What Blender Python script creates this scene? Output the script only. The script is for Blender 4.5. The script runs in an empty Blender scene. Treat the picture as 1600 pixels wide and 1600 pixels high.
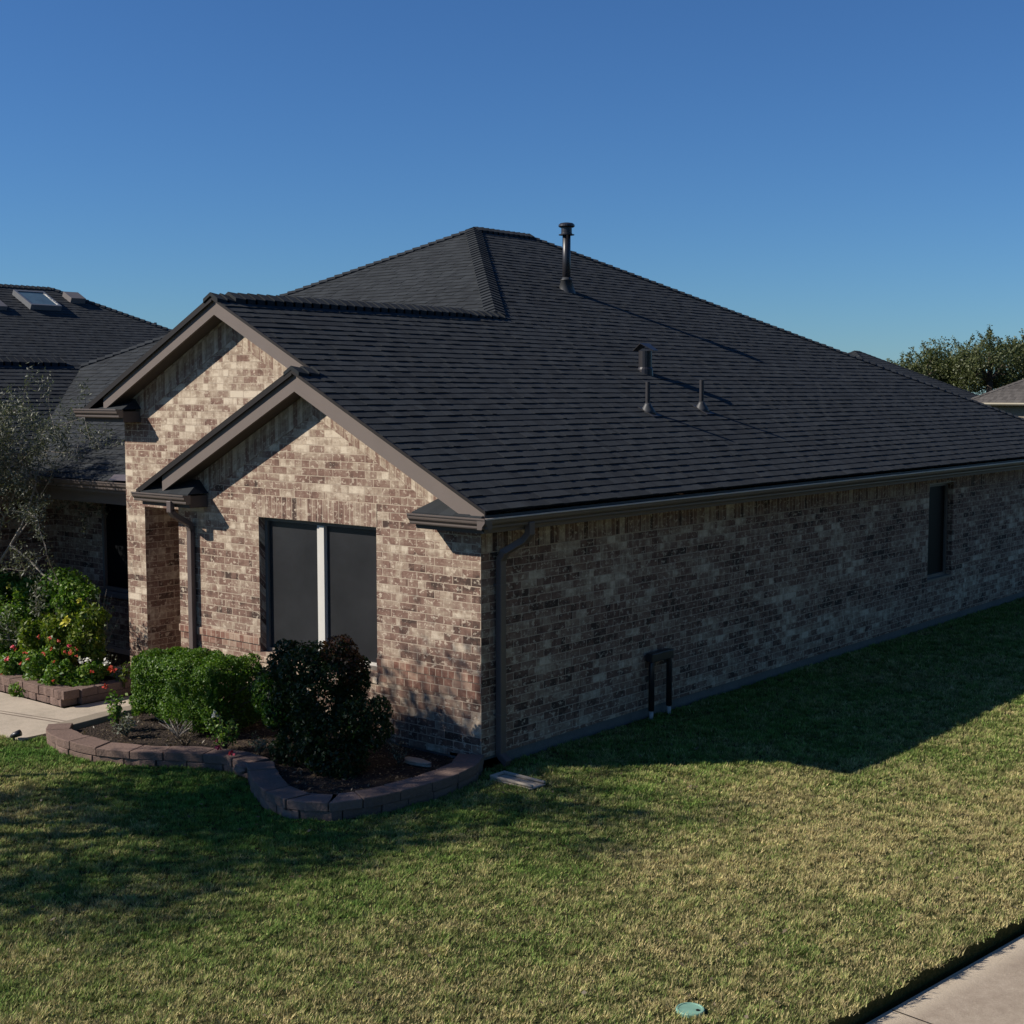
import bpy, math, random
import numpy as np
from mathutils import Vector
R = math.radians
random.seed(7); rng = np.random.default_rng(11)
scene = bpy.context.scene
col = scene.collection

# ---------------------------------------------------------------- camera
cam_d = bpy.data.cameras.new("camera"); cam = bpy.data.objects.new("camera", cam_d); col.objects.link(cam)
cam_d.sensor_width = 36.0; cam_d.lens = 2170.0 / 1600.0 * 36.0
cam_d.clip_start = 0.1; cam_d.clip_end = 3000
CAM = Vector((8.493, -9.738, 3.6))
cam.location = CAM
cam.rotation_euler = (R(90 - 5.0), 0, R(39.8))
scene.camera = cam
scene.render.resolution_x = 1024; scene.render.resolution_y = 1024

# ---------------------------------------------------------------- light
SUN_AZ, SUN_EL = 44.5, 34.8          # the way the light travels, clockwise from +Y
world = bpy.data.worlds.new("World"); scene.world = world; world.use_nodes = True
nt = world.node_tree; nt.nodes.clear()
sky = nt.nodes.new('ShaderNodeTexSky'); sky.sky_type = 'NISHITA'; sky.sun_disc = False
sky.sun_elevation = R(SUN_EL); sky.sun_rotation = R(SUN_AZ + 180)
sky.air_density = 1.0; sky.dust_density = 0.0; sky.ozone_density = 3.0; sky.altitude = 0
bg = nt.nodes.new('ShaderNodeBackground'); bg.inputs['Strength'].default_value = 0.086
wo = nt.nodes.new('ShaderNodeOutputWorld')
grade = nt.nodes.new('ShaderNodeMix'); grade.data_type = 'RGBA'; grade.blend_type = 'MULTIPLY'; grade.inputs[0].default_value = 1.0
grade.inputs[7].default_value = (0.338, 0.58, 0.89, 1)        # a deeper, cleaner blue than the model's
nt.links.new(sky.outputs[0], grade.inputs[6]); nt.links.new(grade.outputs[2], bg.inputs[0]); nt.links.new(bg.outputs[0], wo.inputs[0])
sd = bpy.data.lights.new("sun", 'SUN'); sd.energy = 5.0; sd.angle = R(0.53); sd.color = (1.0, 0.93, 0.83)
sun = bpy.data.objects.new("sun", sd); col.objects.link(sun)
LDIR = Vector((math.sin(R(SUN_AZ)) * math.cos(R(SUN_EL)), math.cos(R(SUN_AZ)) * math.cos(R(SUN_EL)), -math.sin(R(SUN_EL))))
sun.rotation_euler = LDIR.to_track_quat('-Z', 'Y').to_euler()
sun.location = (-20, -20, 20)
scene.view_settings.view_transform = 'Standard'; scene.view_settings.look = 'None'
scene.view_settings.exposure = 0.22; scene.view_settings.gamma = 1.0
scene.render.engine = 'CYCLES'
scene.cycles.max_bounces = 6; scene.cycles.diffuse_bounces = 2; scene.cycles.transparent_max_bounces = 8

# ---------------------------------------------------------------- materials
class NT:
    def __init__(s, name):
        s.m = bpy.data.materials.new(name); s.m.use_nodes = True; s.t = s.m.node_tree; s.t.nodes.clear()
        s.out = s.n('ShaderNodeOutputMaterial'); s.b = s.n('ShaderNodeBsdfPrincipled')
        s.l(s.b.outputs[0], s.out.inputs[0]); s.b.inputs['Roughness'].default_value = 0.85
        s.b.inputs['Specular IOR Level'].default_value = 0.25
    def n(s, k, **kw):
        x = s.t.nodes.new(k)
        for a, v in kw.items(): setattr(x, a, v)
        return x
    def l(s, a, b): s.t.links.new(a, b)
    def noise(s, vec, scale, detail=4, rough=0.55):
        x = s.n('ShaderNodeTexNoise'); x.inputs['Scale'].default_value = scale; x.inputs['Detail'].default_value = detail
        x.inputs['Roughness'].default_value = rough
        if vec is not None: s.l(vec, x.inputs['Vector'])
        return x.outputs['Fac']
    def math(s, op, a, b=None, c=None, clamp=False):
        x = s.n('ShaderNodeMath', operation=op); x.use_clamp = clamp
        for i, v in enumerate((a, b, c)):
            if v is None: continue
            if isinstance(v, (int, float)): x.inputs[i].default_value = v
            else: s.l(v, x.inputs[i])
        return x.outputs[0]
    def ramp(s, fac, stops, interp='LINEAR'):
        x = s.n('ShaderNodeValToRGB'); x.color_ramp.interpolation = interp
        e = x.color_ramp.elements
        while len(e) < len(stops): e.new(0.5)
        for el, (p, c) in zip(e, stops):
            el.position = p; el.color = (*c, 1) if len(c) == 3 else c
        s.l(fac, x.inputs[0]); return x.outputs[0]
    def mix(s, fac, a, b, mode='MIX'):
        x = s.n('ShaderNodeMix', data_type='RGBA', blend_type=mode)
        for sock, v in ((x.inputs[0], fac), (x.inputs[6], a), (x.inputs[7], b)):
            if isinstance(v, (int, float)): sock.default_value = v
            elif isinstance(v, tuple): sock.default_value = (*v, 1) if len(v) == 3 else v
            else: s.l(v, sock)
        return x.outputs[2]
    def bump(s, h, dist, strength=1.0):
        x = s.n('ShaderNodeBump'); x.inputs['Distance'].default_value = dist; x.inputs['Strength'].default_value = strength
        s.l(h, x.inputs['Height']); s.l(x.outputs[0], s.b.inputs['Normal'])
    def map(s, vec, scale=(1, 1, 1), loc=(0, 0, 0)):
        x = s.n('ShaderNodeMapping'); x.inputs['Scale'].default_value = scale; x.inputs['Location'].default_value = loc
        s.l(vec, x.inputs[0]); return x.outputs[0]
    def obj(s): return s.n('ShaderNodeTexCoord').outputs['Object']
    def uv(s): return s.n('ShaderNodeTexCoord').outputs['UV']
    def base(s, c): s.l(c, s.b.inputs['Base Color']) if not isinstance(c, tuple) else setattr(s.b.inputs['Base Color'], 'default_value', (*c, 1))

def brick_mat(name, w=0.236, h=0.08, offset=0.5, shift=0.0, red=0.0, seed=0.0):
    m = NT(name); uv0 = m.map(m.uv(), loc=(seed, 0, 0)); wob = m.n('ShaderNodeTexNoise'); wob.inputs['Scale'].default_value = 9.0; m.l(uv0, wob.inputs['Vector'])
    wv = m.n('ShaderNodeVectorMath', operation='MULTIPLY_ADD'); m.l(wob.outputs['Color'], wv.inputs[0]); wv.inputs[1].default_value = (0.006, 0.005, 0); m.l(uv0, wv.inputs[2]); uv = wv.outputs[0]
    b = m.n('ShaderNodeTexBrick'); b.offset = offset; b.offset_frequency = 2; b.squash = 1.0
    b.inputs['Color1'].default_value = (0, 0, 0, 1); b.inputs['Color2'].default_value = (1, 1, 1, 1); b.inputs['Mortar'].default_value = (0.5, 0.5, 0.5, 1)
    b.inputs['Scale'].default_value = 1.0; b.inputs['Mortar Size'].default_value = 0.0045
    b.inputs['Mortar Smooth'].default_value = 0.12; b.inputs['Bias'].default_value = 0.0
    b.inputs['Brick Width'].default_value = w; b.inputs['Row Height'].default_value = h
    m.l(uv, b.inputs['Vector'])
    rnd = b.outputs['Color']; mort = b.outputs['Fac']
    # wandering clusters of pale and brown bricks
    zone = m.noise(m.map(uv, scale=(0.75, 3.2, 1)), 1.0, 4, 0.65)
    # streaks and smears within a brick: vertical bands broken by patches
    band = m.noise(m.map(uv, scale=(1.0, 0.22, 1), loc=(3, 1, 0)), 26.0, 2, 0.6)
    blot = m.noise(m.map(uv, scale=(1, 1.3, 1)), 15.0, 4, 0.65)
    # narrow bars within a brick, each with a tone of its own
    b2 = m.n('ShaderNodeTexBrick'); b2.offset = 0.37; b2.offset_frequency = 3; b2.inputs['Color1'].default_value = (0, 0, 0, 1); b2.inputs['Color2'].default_value = (1, 1, 1, 1)
    b2.inputs['Mortar'].default_value = (0.5, 0.5, 0.5, 1); b2.inputs['Scale'].default_value = 1.0; b2.inputs['Mortar Size'].default_value = 0.0
    b2.inputs['Brick Width'].default_value = w * 0.36 if w > 0.15 else w * 0.5; b2.inputs['Row Height'].default_value = h
    m.l(m.map(uv, loc=(0.013, 0, 0)), b2.inputs['Vector'])
    v = m.math('MULTIPLY', rnd, 0.60)
    v = m.math('MULTIPLY_ADD', b2.outputs['Color'], 0.34, v)
    v = m.math('MULTIPLY_ADD', zone, 1.55, v)
    v = m.math('MULTIPLY_ADD', band, 0.35, v)
    v = m.math('MULTIPLY_ADD', blot, 0.55, v)
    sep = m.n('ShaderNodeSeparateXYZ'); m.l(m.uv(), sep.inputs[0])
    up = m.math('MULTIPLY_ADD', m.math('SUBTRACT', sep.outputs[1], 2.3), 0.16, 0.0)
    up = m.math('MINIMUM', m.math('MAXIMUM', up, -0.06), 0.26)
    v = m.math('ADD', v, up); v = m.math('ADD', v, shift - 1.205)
    c = m.ramp(v, [(0.0, (0.065, 0.042, 0.033)), (0.14, (0.135, 0.080, 0.060)), (0.36, (0.205, 0.122, 0.091)), (0.52, (0.250, 0.168, 0.125)),
                   (0.66, (0.32, 0.240, 0.175)), (0.82, (0.45, 0.360, 0.268)), (1.0, (0.60, 0.50, 0.380))])
    if red > 0: c = m.mix(red, c, m.ramp(rnd, [(0, (0.20, 0.085, 0.058)), (0.6, (0.27, 0.125, 0.085)), (1, (0.33, 0.21, 0.15))]))
    # lime-white smears
    sm = m.noise(m.map(uv, scale=(1, 1.3, 1), loc=(7, 2, 0)), 16.0, 5, 0.72)
    smf = m.ramp(sm, [(0.555, (0, 0, 0)), (0.60, (1, 1, 1))])
    c = m.mix(m.math('MULTIPLY', smf, 0.65 if red == 0 else 0.15), c, (0.64, 0.54, 0.41))
    dk = m.noise(m.map(uv, loc=(2, 9, 0)), 34.0, 3, 0.6)
    c = m.mix(m.math('MULTIPLY', m.ramp(dk, [(0.62, (0, 0, 0)), (0.70, (1, 1, 1))]), 0.4), c, (0.09, 0.065, 0.05))
    fine = m.noise(uv, 160.0, 2)
    c = m.mix(0.30, c, m.ramp(fine, [(0.3, (0.3, 0.3, 0.3)), (0.7, (0.75, 0.75, 0.75))]), 'OVERLAY')
    c = m.mix(m.math('MULTIPLY', mort, 0.85), c, (0.50, 0.40, 0.30))
    m.base(c)
    hgt = m.math('MULTIPLY_ADD', mort, -1.0, m.math('MULTIPLY_ADD', blot, 0.5, m.math('MULTIPLY', b2.outputs['Color'], 0.35)))
    m.bump(hgt, 0.007, 0.8)
    m.b.inputs['Roughness'].default_value = 0.92
    return m.m

def simple(name, c, rough=0.7, var=0.12, scale=6.0, bump=0.0, spec=0.25, metal=0.0, bscale=60):
    m = NT(name); o = m.obj()
    f = m.noise(o, scale, 5, 0.6)
    lo = tuple(x * (1 - var) for x in c); hi = tuple(min(1, x * (1 + var)) for x in c)
    m.base(m.ramp(f, [(0.3, lo), (0.7, hi)])); m.b.inputs['Roughness'].default_value = rough
    m.b.inputs['Specular IOR Level'].default_value = spec; m.b.inputs['Metallic'].default_value = metal
    if bump > 0: m.bump(m.noise(o, bscale, 4), bump)
    return m.m

def shingle_mat(name, dark=(0.0175, 0.0195, 0.0215), light=(0.043, 0.0475, 0.051)):
    m = NT(name); a = m.n('ShaderNodeAttribute'); a.attribute_name = 'tv'
    o = m.obj(); g = m.noise(o, 260.0, 2, 0.7); l = m.noise(o, 0.7, 3); md = m.noise(o, 9.0, 3)
    v = m.math('MULTIPLY_ADD', a.outputs['Fac'], 0.38, m.math('MULTIPLY', g, 0.38))
    v = m.math('MULTIPLY_ADD', l, 0.26, v); v = m.math('MULTIPLY_ADD', md, 0.22, v); v = m.math('SUBTRACT', v, 0.16)
    m.base(m.ramp(v, [(0.1, dark), (0.75, light)])); m.b.inputs['Roughness'].default_value = 0.93
    m.b.inputs['Specular IOR Level'].default_value = 0.18
    m.bump(g, 0.002, 0.7); return m.m

def leaf_mat(name, cols, trans=0.35, rough=0.5, spec=0.35):
    m = NT(name); g = m.n('ShaderNodeNewGeometry')
    n = len(cols); c = m.ramp(g.outputs['Random Per Island'], [(i / max(1, n - 1), k) for i, k in enumerate(cols)])
    z = m.noise(m.obj(), 3.5, 3)
    c = m.mix(m.math('MULTIPLY', z, 0.5), c, tuple(x * 0.75 for x in cols[0]))
    m.base(c); m.b.inputs['Roughness'].default_value = rough; m.b.inputs['Specular IOR Level'].default_value = spec
    tr = m.n('ShaderNodeBsdfTranslucent'); m.l(m.mix(1.0, c, (1.0, 1.15, 0.5), 'MULTIPLY'), tr.inputs[0])
    mx = m.n('ShaderNodeMixShader'); mx.inputs[0].default_value = trans
    m.l(m.b.outputs[0], mx.inputs[1]); m.l(tr.outputs[0], mx.inputs[2]); m.l(mx.outputs[0], m.out.inputs[0])
    return m.m

def grass_mat():
    m = NT('grass'); a = m.n('ShaderNodeAttribute'); a.attribute_name = 'gc'
    m.base(a.outputs['Color']); m.b.inputs['Roughness'].default_value = 0.75; m.b.inputs['Specular IOR Level'].default_value = 0.12
    tr = m.n('ShaderNodeBsdfTranslucent'); m.l(a.outputs['Color'], tr.inputs[0])
    mx = m.n('ShaderNodeMixShader'); mx.inputs[0].default_value = 0.22
    m.l(m.b.outputs[0], mx.inputs[1]); m.l(tr.outputs[0], mx.inputs[2]); m.l(mx.outputs[0], m.out.inputs[0]); return m.m

def ground_mat():
    m = NT('ground_turf'); o = m.obj(); a = m.noise(o, 0.5, 4); b = m.noise(o, 30, 4, 0.7)
    c = m.ramp(m.math('MULTIPLY_ADD', b, 0.6, m.math('MULTIPLY', a, 0.5)), [(0.3, (0.022, 0.026, 0.010)), (0.55, (0.055, 0.060, 0.022)), (0.8, (0.12, 0.10, 0.045))])
    m.base(c); m.bump(b, 0.02); m.b.inputs['Roughness'].default_value = 1.0; m.b.inputs['Specular IOR Level'].default_value = 0.05; return m.m

def concrete_mat(name, c, rough_c=None, edge=None):
    m = NT(name); o = m.obj(); a = m.noise(o, 1.7, 5); b = m.noise(o, 55, 5, 0.7); d = m.noise(o, 9, 4, 0.7)
    v = m.math('MULTIPLY_ADD', b, 0.55, m.math('MULTIPLY_ADD', d, 0.35, m.math('MULTIPLY', a, 0.4)))
    m.base(m.ramp(v, [(0.42, tuple(x * 0.66 for x in c)), (0.66, c), (0.9, tuple(min(1, x * 1.25) for x in c))]))
    m.bump(b, 0.004); m.b.inputs['Roughness'].default_value = 0.93; return m.m

def bark_mat(name, c):
    m = NT(name); o = m.obj(); a = m.noise(m.map(o, scale=(1, 1, 0.2)), 40, 4)
    m.base(m.ramp(a, [(0.3, tuple(x * 0.5 for x in c)), (0.7, c)])); m.bump(a, 0.01); return m.m

def soil_mat():
    m = NT('mulch'); o = m.obj(); v = m.n('ShaderNodeTexVoronoi'); v.inputs['Scale'].default_value = 34; m.l(m.map(o, scale=(1, 1.6, 1)), v.inputs[0])
    n = m.noise(o, 60, 4, 0.7)
    m.base(m.mix(0.5, m.ramp(v.outputs['Color'], [(0, (0.018, 0.012, 0.009)), (1, (0.085, 0.058, 0.042))]), m.ramp(n, [(0.3, (0.012, 0.009, 0.007)), (0.75, (0.09, 0.066, 0.05))])))
    m.bump(m.math('ADD', n, v.outputs['Distance']), 0.03); m.b.inputs['Roughness'].default_value = 1; return m.m

def stone_mat(name, c):
    m = NT(name); o = m.obj(); a = m.noise(o, 3, 4); b = m.noise(o, 45, 5, 0.7)
    g = m.n('ShaderNodeNewGeometry'); r = g.outputs['Random Per Island']
    v = m.math('MULTIPLY_ADD', b, 0.5, m.math('MULTIPLY_ADD', r, 0.3, m.math('MULTIPLY', a, 0.35)))
    m.base(m.ramp(v, [(0.3, tuple(x * 0.6 for x in c)), (0.55, c), (0.9, (c[0] * 1.35, c[1] * 1.4, c[2] * 1.45))]))
    m.bump(b, 0.012); m.b.inputs['Roughness'].default_value = 0.95; return m.m

def sidewalk_mat():
    m = NT('broomed_concrete'); o = m.obj(); a = m.noise(o, 1.3, 4); b = m.noise(m.map(o, scale=(1, 2.5, 1)), 60, 5, 0.75); d = m.noise(o, 12, 4, 0.7)
    sep = m.n('ShaderNodeSeparateXYZ'); m.l(m.uv(), sep.inputs[0])
    v = m.math('MULTIPLY_ADD', b, 0.6, m.math('MULTIPLY_ADD', d, 0.4, m.math('MULTIPLY', a, 0.3)))
    rough = m.ramp(v, [(0.45, (0.27, 0.21, 0.155)), (0.68, (0.42, 0.34, 0.255)), (0.85, (0.55, 0.455, 0.35))])
    smooth = m.ramp(v, [(0.45, (0.46, 0.38, 0.28)), (0.8, (0.58, 0.485, 0.365))])
    edge = m.ramp(m.math('ADD', sep.outputs[0], m.math('MULTIPLY_ADD', d, 0.05, -0.025)), [(0.09, (1, 1, 1)), (0.20, (0, 0, 0))])
    m.base(m.mix(edge, rough, smooth)); m.bump(b, 0.006); m.b.inputs['Roughness'].default_value = 0.95; return m.m

M = {}
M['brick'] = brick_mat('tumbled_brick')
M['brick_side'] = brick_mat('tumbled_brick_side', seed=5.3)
M['soldier'] = brick_mat('soldier_brick', w=0.08, h=0.24, offset=0.0, shift=-0.02)
M['soldier_side'] = brick_mat('soldier_brick_side', w=0.08, h=0.24, offset=0.0, shift=-0.02, seed=2.4)
M['rake'] = brick_mat('rake_soldier_brick', w=0.08, h=0.24, offset=0.0, shift=0.28, seed=7.7)
M['rowlock'] = brick_mat('rowlock_brick', w=0.082, h=0.08, offset=0.0, red=0.6)
M['redbrick'] = brick_mat('red_header_brick', w=0.118, h=0.08, offset=0.5, red=0.42)
M['sill_brick'] = brick_mat('sill_brick', w=0.08, h=0.12, offset=0.0, shift=0.25)
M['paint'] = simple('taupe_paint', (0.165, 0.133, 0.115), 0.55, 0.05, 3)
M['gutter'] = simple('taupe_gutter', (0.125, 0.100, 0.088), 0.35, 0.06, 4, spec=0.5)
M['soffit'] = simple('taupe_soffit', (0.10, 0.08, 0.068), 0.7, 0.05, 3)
M['lip'] = simple('sunlit_gutter_lip', (0.55, 0.50, 0.44), 0.35, 0.1, 6, spec=0.5)  # pale tone stands in for sunlight catching the lip
M['spout'] = simple('brown_downspout', (0.115, 0.088, 0.080), 0.4, 0.06, 4, spec=0.5)
M['shingle'] = shingle_mat('charcoal_shingle')
M['shingle_old'] = shingle_mat('brown_grey_shingle', (0.05, 0.045, 0.041), (0.125, 0.113, 0.102))
M['drip'] = simple('dark_drip_edge', (0.014, 0.011, 0.010), 0.6, 0.1, 5)
M['concrete'] = concrete_mat('walk_concrete', (0.45, 0.38, 0.295))
M['curb'] = concrete_mat('curb_concrete', (0.27, 0.225, 0.17))
M['foundation'] = concrete_mat('foundation_concrete', (0.15, 0.148, 0.14))
M['sidewalk'] = sidewalk_mat()
M['frame'] = simple('almond_frame', (0.62, 0.59, 0.53), 0.45, 0.04, 4)
M['frame_dark'] = simple('bronze_frame', (0.16, 0.14, 0.12), 0.5, 0.05, 4)
M['screen'] = simple('solar_screen', (0.025, 0.025, 0.027), 0.30, 0.28, 1.1, spec=0.35, bump=0.004, bscale=3.0)
M['dark_glass'] = simple('dark_glass', (0.004, 0.005, 0.006), 0.5, 0.05, 2, spec=0.1)
M['black_metal'] = simple('black_metal', (0.022, 0.021, 0.024), 0.38, 0.1, 8, spec=0.5)
M['flash'] = simple('grey_flashing', (0.040, 0.042, 0.044), 0.5, 0.1, 8, spec=0.4, metal=0.0)
M['pipe_paint'] = simple('charcoal_pipe', (0.035, 0.034, 0.037), 0.5, 0.1, 8)
M['white_pvc'] = simple('white_pvc', (0.40, 0.40, 0.38), 0.4, 0.05)
M['valve'] = simple('green_plastic', (0.20, 0.36, 0.27), 0.6, 0.15, 14)
M['hole'] = simple('black_hole', (0.008, 0.008, 0.008), 0.9)
M['block'] = stone_mat('red_brown_block', (0.20, 0.135, 0.108))
M['block_dark'] = stone_mat('brown_block', (0.185, 0.13, 0.108))
M['flagstone'] = stone_mat('pale_stone', (0.36, 0.30, 0.23))
M['soil'] = soil_mat()
M['ground'] = ground_mat()
M['grass'] = grass_mat()
M['stucco'] = simple('beige_siding', (0.20, 0.17, 0.13), 0.8, 0.08)
M['beige_gutter'] = simple('beige_gutter', (0.50, 0.44, 0.33), 0.5, 0.05)
M['skylight'] = simple('skylight_glass', (0.10, 0.15, 0.16), 0.15, 0.2, 3, spec=0.7)
M['alu'] = simple('aluminium', (0.15, 0.155, 0.16), 0.4, 0.08, 5, spec=0.6)
M['vent_plastic'] = simple('taupe_vent', (0.16, 0.145, 0.14), 0.6, 0.08)
M['bark_pale'] = bark_mat('pale_bark', (0.34, 0.30, 0.25))
M['bark'] = bark_mat('brown_bark', (0.12, 0.09, 0.065))
M['box'] = leaf_mat('boxwood_leaf', [(0.035, 0.095, 0.008), (0.095, 0.19, 0.016), (0.19, 0.29, 0.03)])
M['dark_leaf'] = leaf_mat('holly_leaf', [(0.010, 0.026, 0.007), (0.022, 0.048, 0.012), (0.045, 0.080, 0.018)])
M['rust_leaf'] = leaf_mat('rust_leaf', [(0.050, 0.022, 0.012), (0.11, 0.040, 0.018), (0.06, 0.05, 0.018)])
M['olive_leaf'] = leaf_mat('olive_leaf', [(0.06, 0.07, 0.045), (0.15, 0.16, 0.11), (0.32, 0.32, 0.25)], 0.2)
M['shade_leaf'] = leaf_mat('elm_leaf', [(0.025, 0.05, 0.012), (0.06, 0.09, 0.02)])
M['oak_leaf'] = leaf_mat('oak_leaf', [(0.05, 0.065, 0.022), (0.10, 0.118, 0.04), (0.17, 0.18, 0.075)], 0.25)
M['yellow_leaf'] = leaf_mat('lime_leaf', [(0.045, 0.09, 0.010), (0.12, 0.18, 0.018), (0.28, 0.31, 0.04)])
M['mid_leaf'] = leaf_mat('mid_green_leaf', [(0.045, 0.12, 0.014), (0.13, 0.24, 0.028), (0.27, 0.35, 0.06)])
M['grey_leaf'] = leaf_mat('grey_green_leaf', [(0.07, 0.10, 0.06), (0.16, 0.19, 0.13)], 0.2)
M['dry_leaf'] = leaf_mat('dry_leaf', [(0.08, 0.055, 0.03), (0.16, 0.12, 0.07), (0.24, 0.19, 0.12)], 0.15)
M['red_petal'] = leaf_mat('red_petal', [(0.42, 0.022, 0.016), (0.58, 0.05, 0.03), (0.62, 0.12, 0.06)], 0.2)
M['pink_petal'] = leaf_mat('pink_petal', [(0.55, 0.03, 0.07), (0.70, 0.09, 0.14)], 0.2)
M['white_petal'] = leaf_mat('white_petal', [(0.62, 0.60, 0.52), (0.75, 0.72, 0.66)], 0.2)
M['yellow_petal'] = leaf_mat('yellow_petal', [(0.55, 0.48, 0.04), (0.65, 0.6, 0.08)], 0.2)

# ---------------------------------------------------------------- mesh helpers
def tag(o, label=None, cat=None, group=None, kind=None):
    if label: o['label'] = label
    if cat: o['category'] = cat
    if group: o['group'] = group
    if kind: o['kind'] = kind
    return o
def empty(name, loc, label, cat, group=None):
    o = bpy.data.objects.new(name, None); col.objects.link(o); o.location = loc; o.empty_display_size = 0.2
    return tag(o, label, cat, group)

class MB:
    def __init__(s): s.v = []; s.f = []; s.uv = []; s.tv = []
    def poly(s, pts, uv=None, tv=0.5):
        i = len(s.v); s.v += [tuple(p) for p in pts]; s.f.append(list(range(i, i + len(pts))))
        s.uv += [tuple(u) for u in uv] if uv is not None else [(0, 0)] * len(pts); s.tv.append(tv)
    def box(s, x0, x1, y0, y1, z0, z1, tv=0.5):
        p = [(x0, y0, z0), (x1, y0, z0), (x1, y1, z0), (x0, y1, z0), (x0, y0, z1), (x1, y0, z1), (x1, y1, z1), (x0, y1, z1)]
        s.hexa(p, tv)
    def hexa(s, p, tv=0.5):
        i = len(s.v); s.v += [tuple(q) for q in p]
        for q in ((0, 3, 2, 1), (4, 5, 6, 7), (0, 1, 5, 4), (1, 2, 6, 5), (2, 3, 7, 6), (3, 0, 4, 7)):
            s.f.append([i + k for k in q]); s.uv += [(0, 0)] * 4; s.tv.append(tv)
    def obox(s, c, ax, ay, az, tv=0.5):
        c, ax, ay, az = map(Vector, (c, ax, ay, az))
        s.hexa([c - ax - ay - az, c + ax - ay - az, c + ax + ay - az, c - ax + ay - az, c - ax - ay + az, c + ax - ay + az, c + ax + ay + az, c - ax + ay + az], tv)
    def tube(s, pts, rad, n=8, cap=True):
        pts = [Vector(p) for p in pts]; rad = rad if isinstance(rad, (list, tuple)) else [rad] * len(pts)
        rings = []; prev = None
        for k, p in enumerate(pts):
            d = (pts[min(k + 1, len(pts) - 1)] - pts[max(k - 1, 0)]).normalized()
            a = prev if prev is not None else (Vector((1, 0, 0)) if abs(d.z) > 0.9 else Vector((0, 0, 1)))
            a = (a - d * a.dot(d)).normalized(); b = d.cross(a); prev = a
            i = len(s.v); rings.append(i)
            for j in range(n):
                t = 2 * math.pi * j / n; s.v.append(tuple(p + (a * math.cos(t) + b * math.sin(t)) * rad[k]))
        for k in range(len(pts) - 1):
            for j in range(n):
                q = [rings[k] + j, rings[k] + (j + 1) % n, rings[k + 1] + (j + 1) % n, rings[k + 1] + j]
                s.f.append(q); s.uv += [(0, 0)] * 4; s.tv.append(0.5)
        if cap:
            for r, rv in ((rings[0], True), (rings[-1], False)):
                q = [r + j for j in range(n)]; s.f.append(q[::-1] if rv else q); s.uv += [(0, 0)] * n; s.tv.append(0.5)
    def lathe(s, c, prof, n=20, ax=None):
        c = Vector(c); rings = []
        for r, z in prof:
            i = len(s.v); rings.append(i)
            for j in range(n):
                t = 2 * math.pi * j / n; s.v.append((c.x + r * math.cos(t), c.y + r * math.sin(t), c.z + z))
        for k in range(len(prof) - 1):
            for j in range(n):
                s.f.append([rings[k] + j, rings[k] + (j + 1) % n, rings[k + 1] + (j + 1) % n, rings[k + 1] + j]); s.uv += [(0, 0)] * 4; s.tv.append(0.5)
        s.f.append([rings[-1] + j for j in range(n)]); s.uv += [(0, 0)] * n; s.tv.append(0.5)
        s.f.append([rings[0] + j for j in range(n)][::-1]); s.uv += [(0, 0)] * n; s.tv.append(0.5)
    def extrude(s, prof, p0, p1, out, up=(0, 0, 1)):
        # closed profile of (outward, up) pairs swept from p0 to p1
        p0, p1, out, up = map(Vector, (p0, p1, out, up)); n = len(prof); i = len(s.v)
        for p in (p0, p1):
            for a, b in prof: s.v.append(tuple(p + out * a + up * b))
        for j in range(n):
            s.f.append([i + j, i + (j + 1) % n, i + n + (j + 1) % n, i + n + j]); s.uv += [(0, 0)] * 4; s.tv.append(0.5)
        s.f.append([i + j for j in range(n)][::-1]); s.f.append([i + n + j for j in range(n)]); s.uv += [(0, 0)] * 2 * n; s.tv += [0.5, 0.5]
    def build(s, name, mat, parent=None, smooth=False, bevel=0.0, attr=False):
        me = bpy.data.meshes.new(name); me.from_pydata(s.v, [], s.f); me.update()
        ul = me.uv_layers.new(name='UVMap'); ul.data.foreach_set('uv', np.array(s.uv, 'f').ravel())
        if attr:
            a = me.attributes.new('tv', 'FLOAT', 'FACE'); a.data.foreach_set('value', np.array(s.tv, 'f'))
        if smooth: me.polygons.foreach_set('use_smooth', [True] * len(me.polygons))
        me.materials.append(mat)
        o = bpy.data.objects.new(name, me); col.objects.link(o)
        if parent:
            o.parent = parent; w = Vector(parent.location)
            q = parent
            while q.parent: q = q.parent; w = w + Vector(q.location)
            me.transform(__import__('mathutils').Matrix.Translation(-w))
        if bevel > 0:
            b = o.modifiers.new('bevel', 'BEVEL'); b.width = bevel; b.segments = 2; b.limit_method = 'ANGLE'
        return o

def quads_obj(name, V, nper, mat, parent=None, colattr=None):
    """V: (n*nper,3) numpy vertices, every nper of them one face"""
    n = len(V) // nper; me = bpy.data.meshes.new(name)
    if parent is not None:
        w = np.array(parent.location); q = parent
        while q.parent: q = q.parent; w = w + np.array(q.location)
        V = V - w
    me.vertices.add(len(V)); me.vertices.foreach_set('co', V.astype('f').ravel())
    me.loops.add(n * nper); me.loops.foreach_set('vertex_index', np.arange(n * nper, dtype='i'))
    me.polygons.add(n); me.polygons.foreach_set('loop_start', np.arange(0, n * nper, nper, dtype='i'))
    try: me.polygons.foreach_set('loop_total', np.full(n, nper, dtype='i'))
    except Exception: pass
    me.update(calc_edges=True)
    if colattr is not None:
        a = me.color_attributes.new('gc', 'FLOAT_COLOR', 'POINT')
        c = np.ones((len(V), 4), 'f'); c[:, :3] = np.repeat(colattr, nper, axis=0); a.data.foreach_set('color', c.ravel())
    me.materials.append(mat); o = bpy.data.objects.new(name, me); col.objects.link(o)
    if parent is not None: o.parent = parent
    return o

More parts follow.
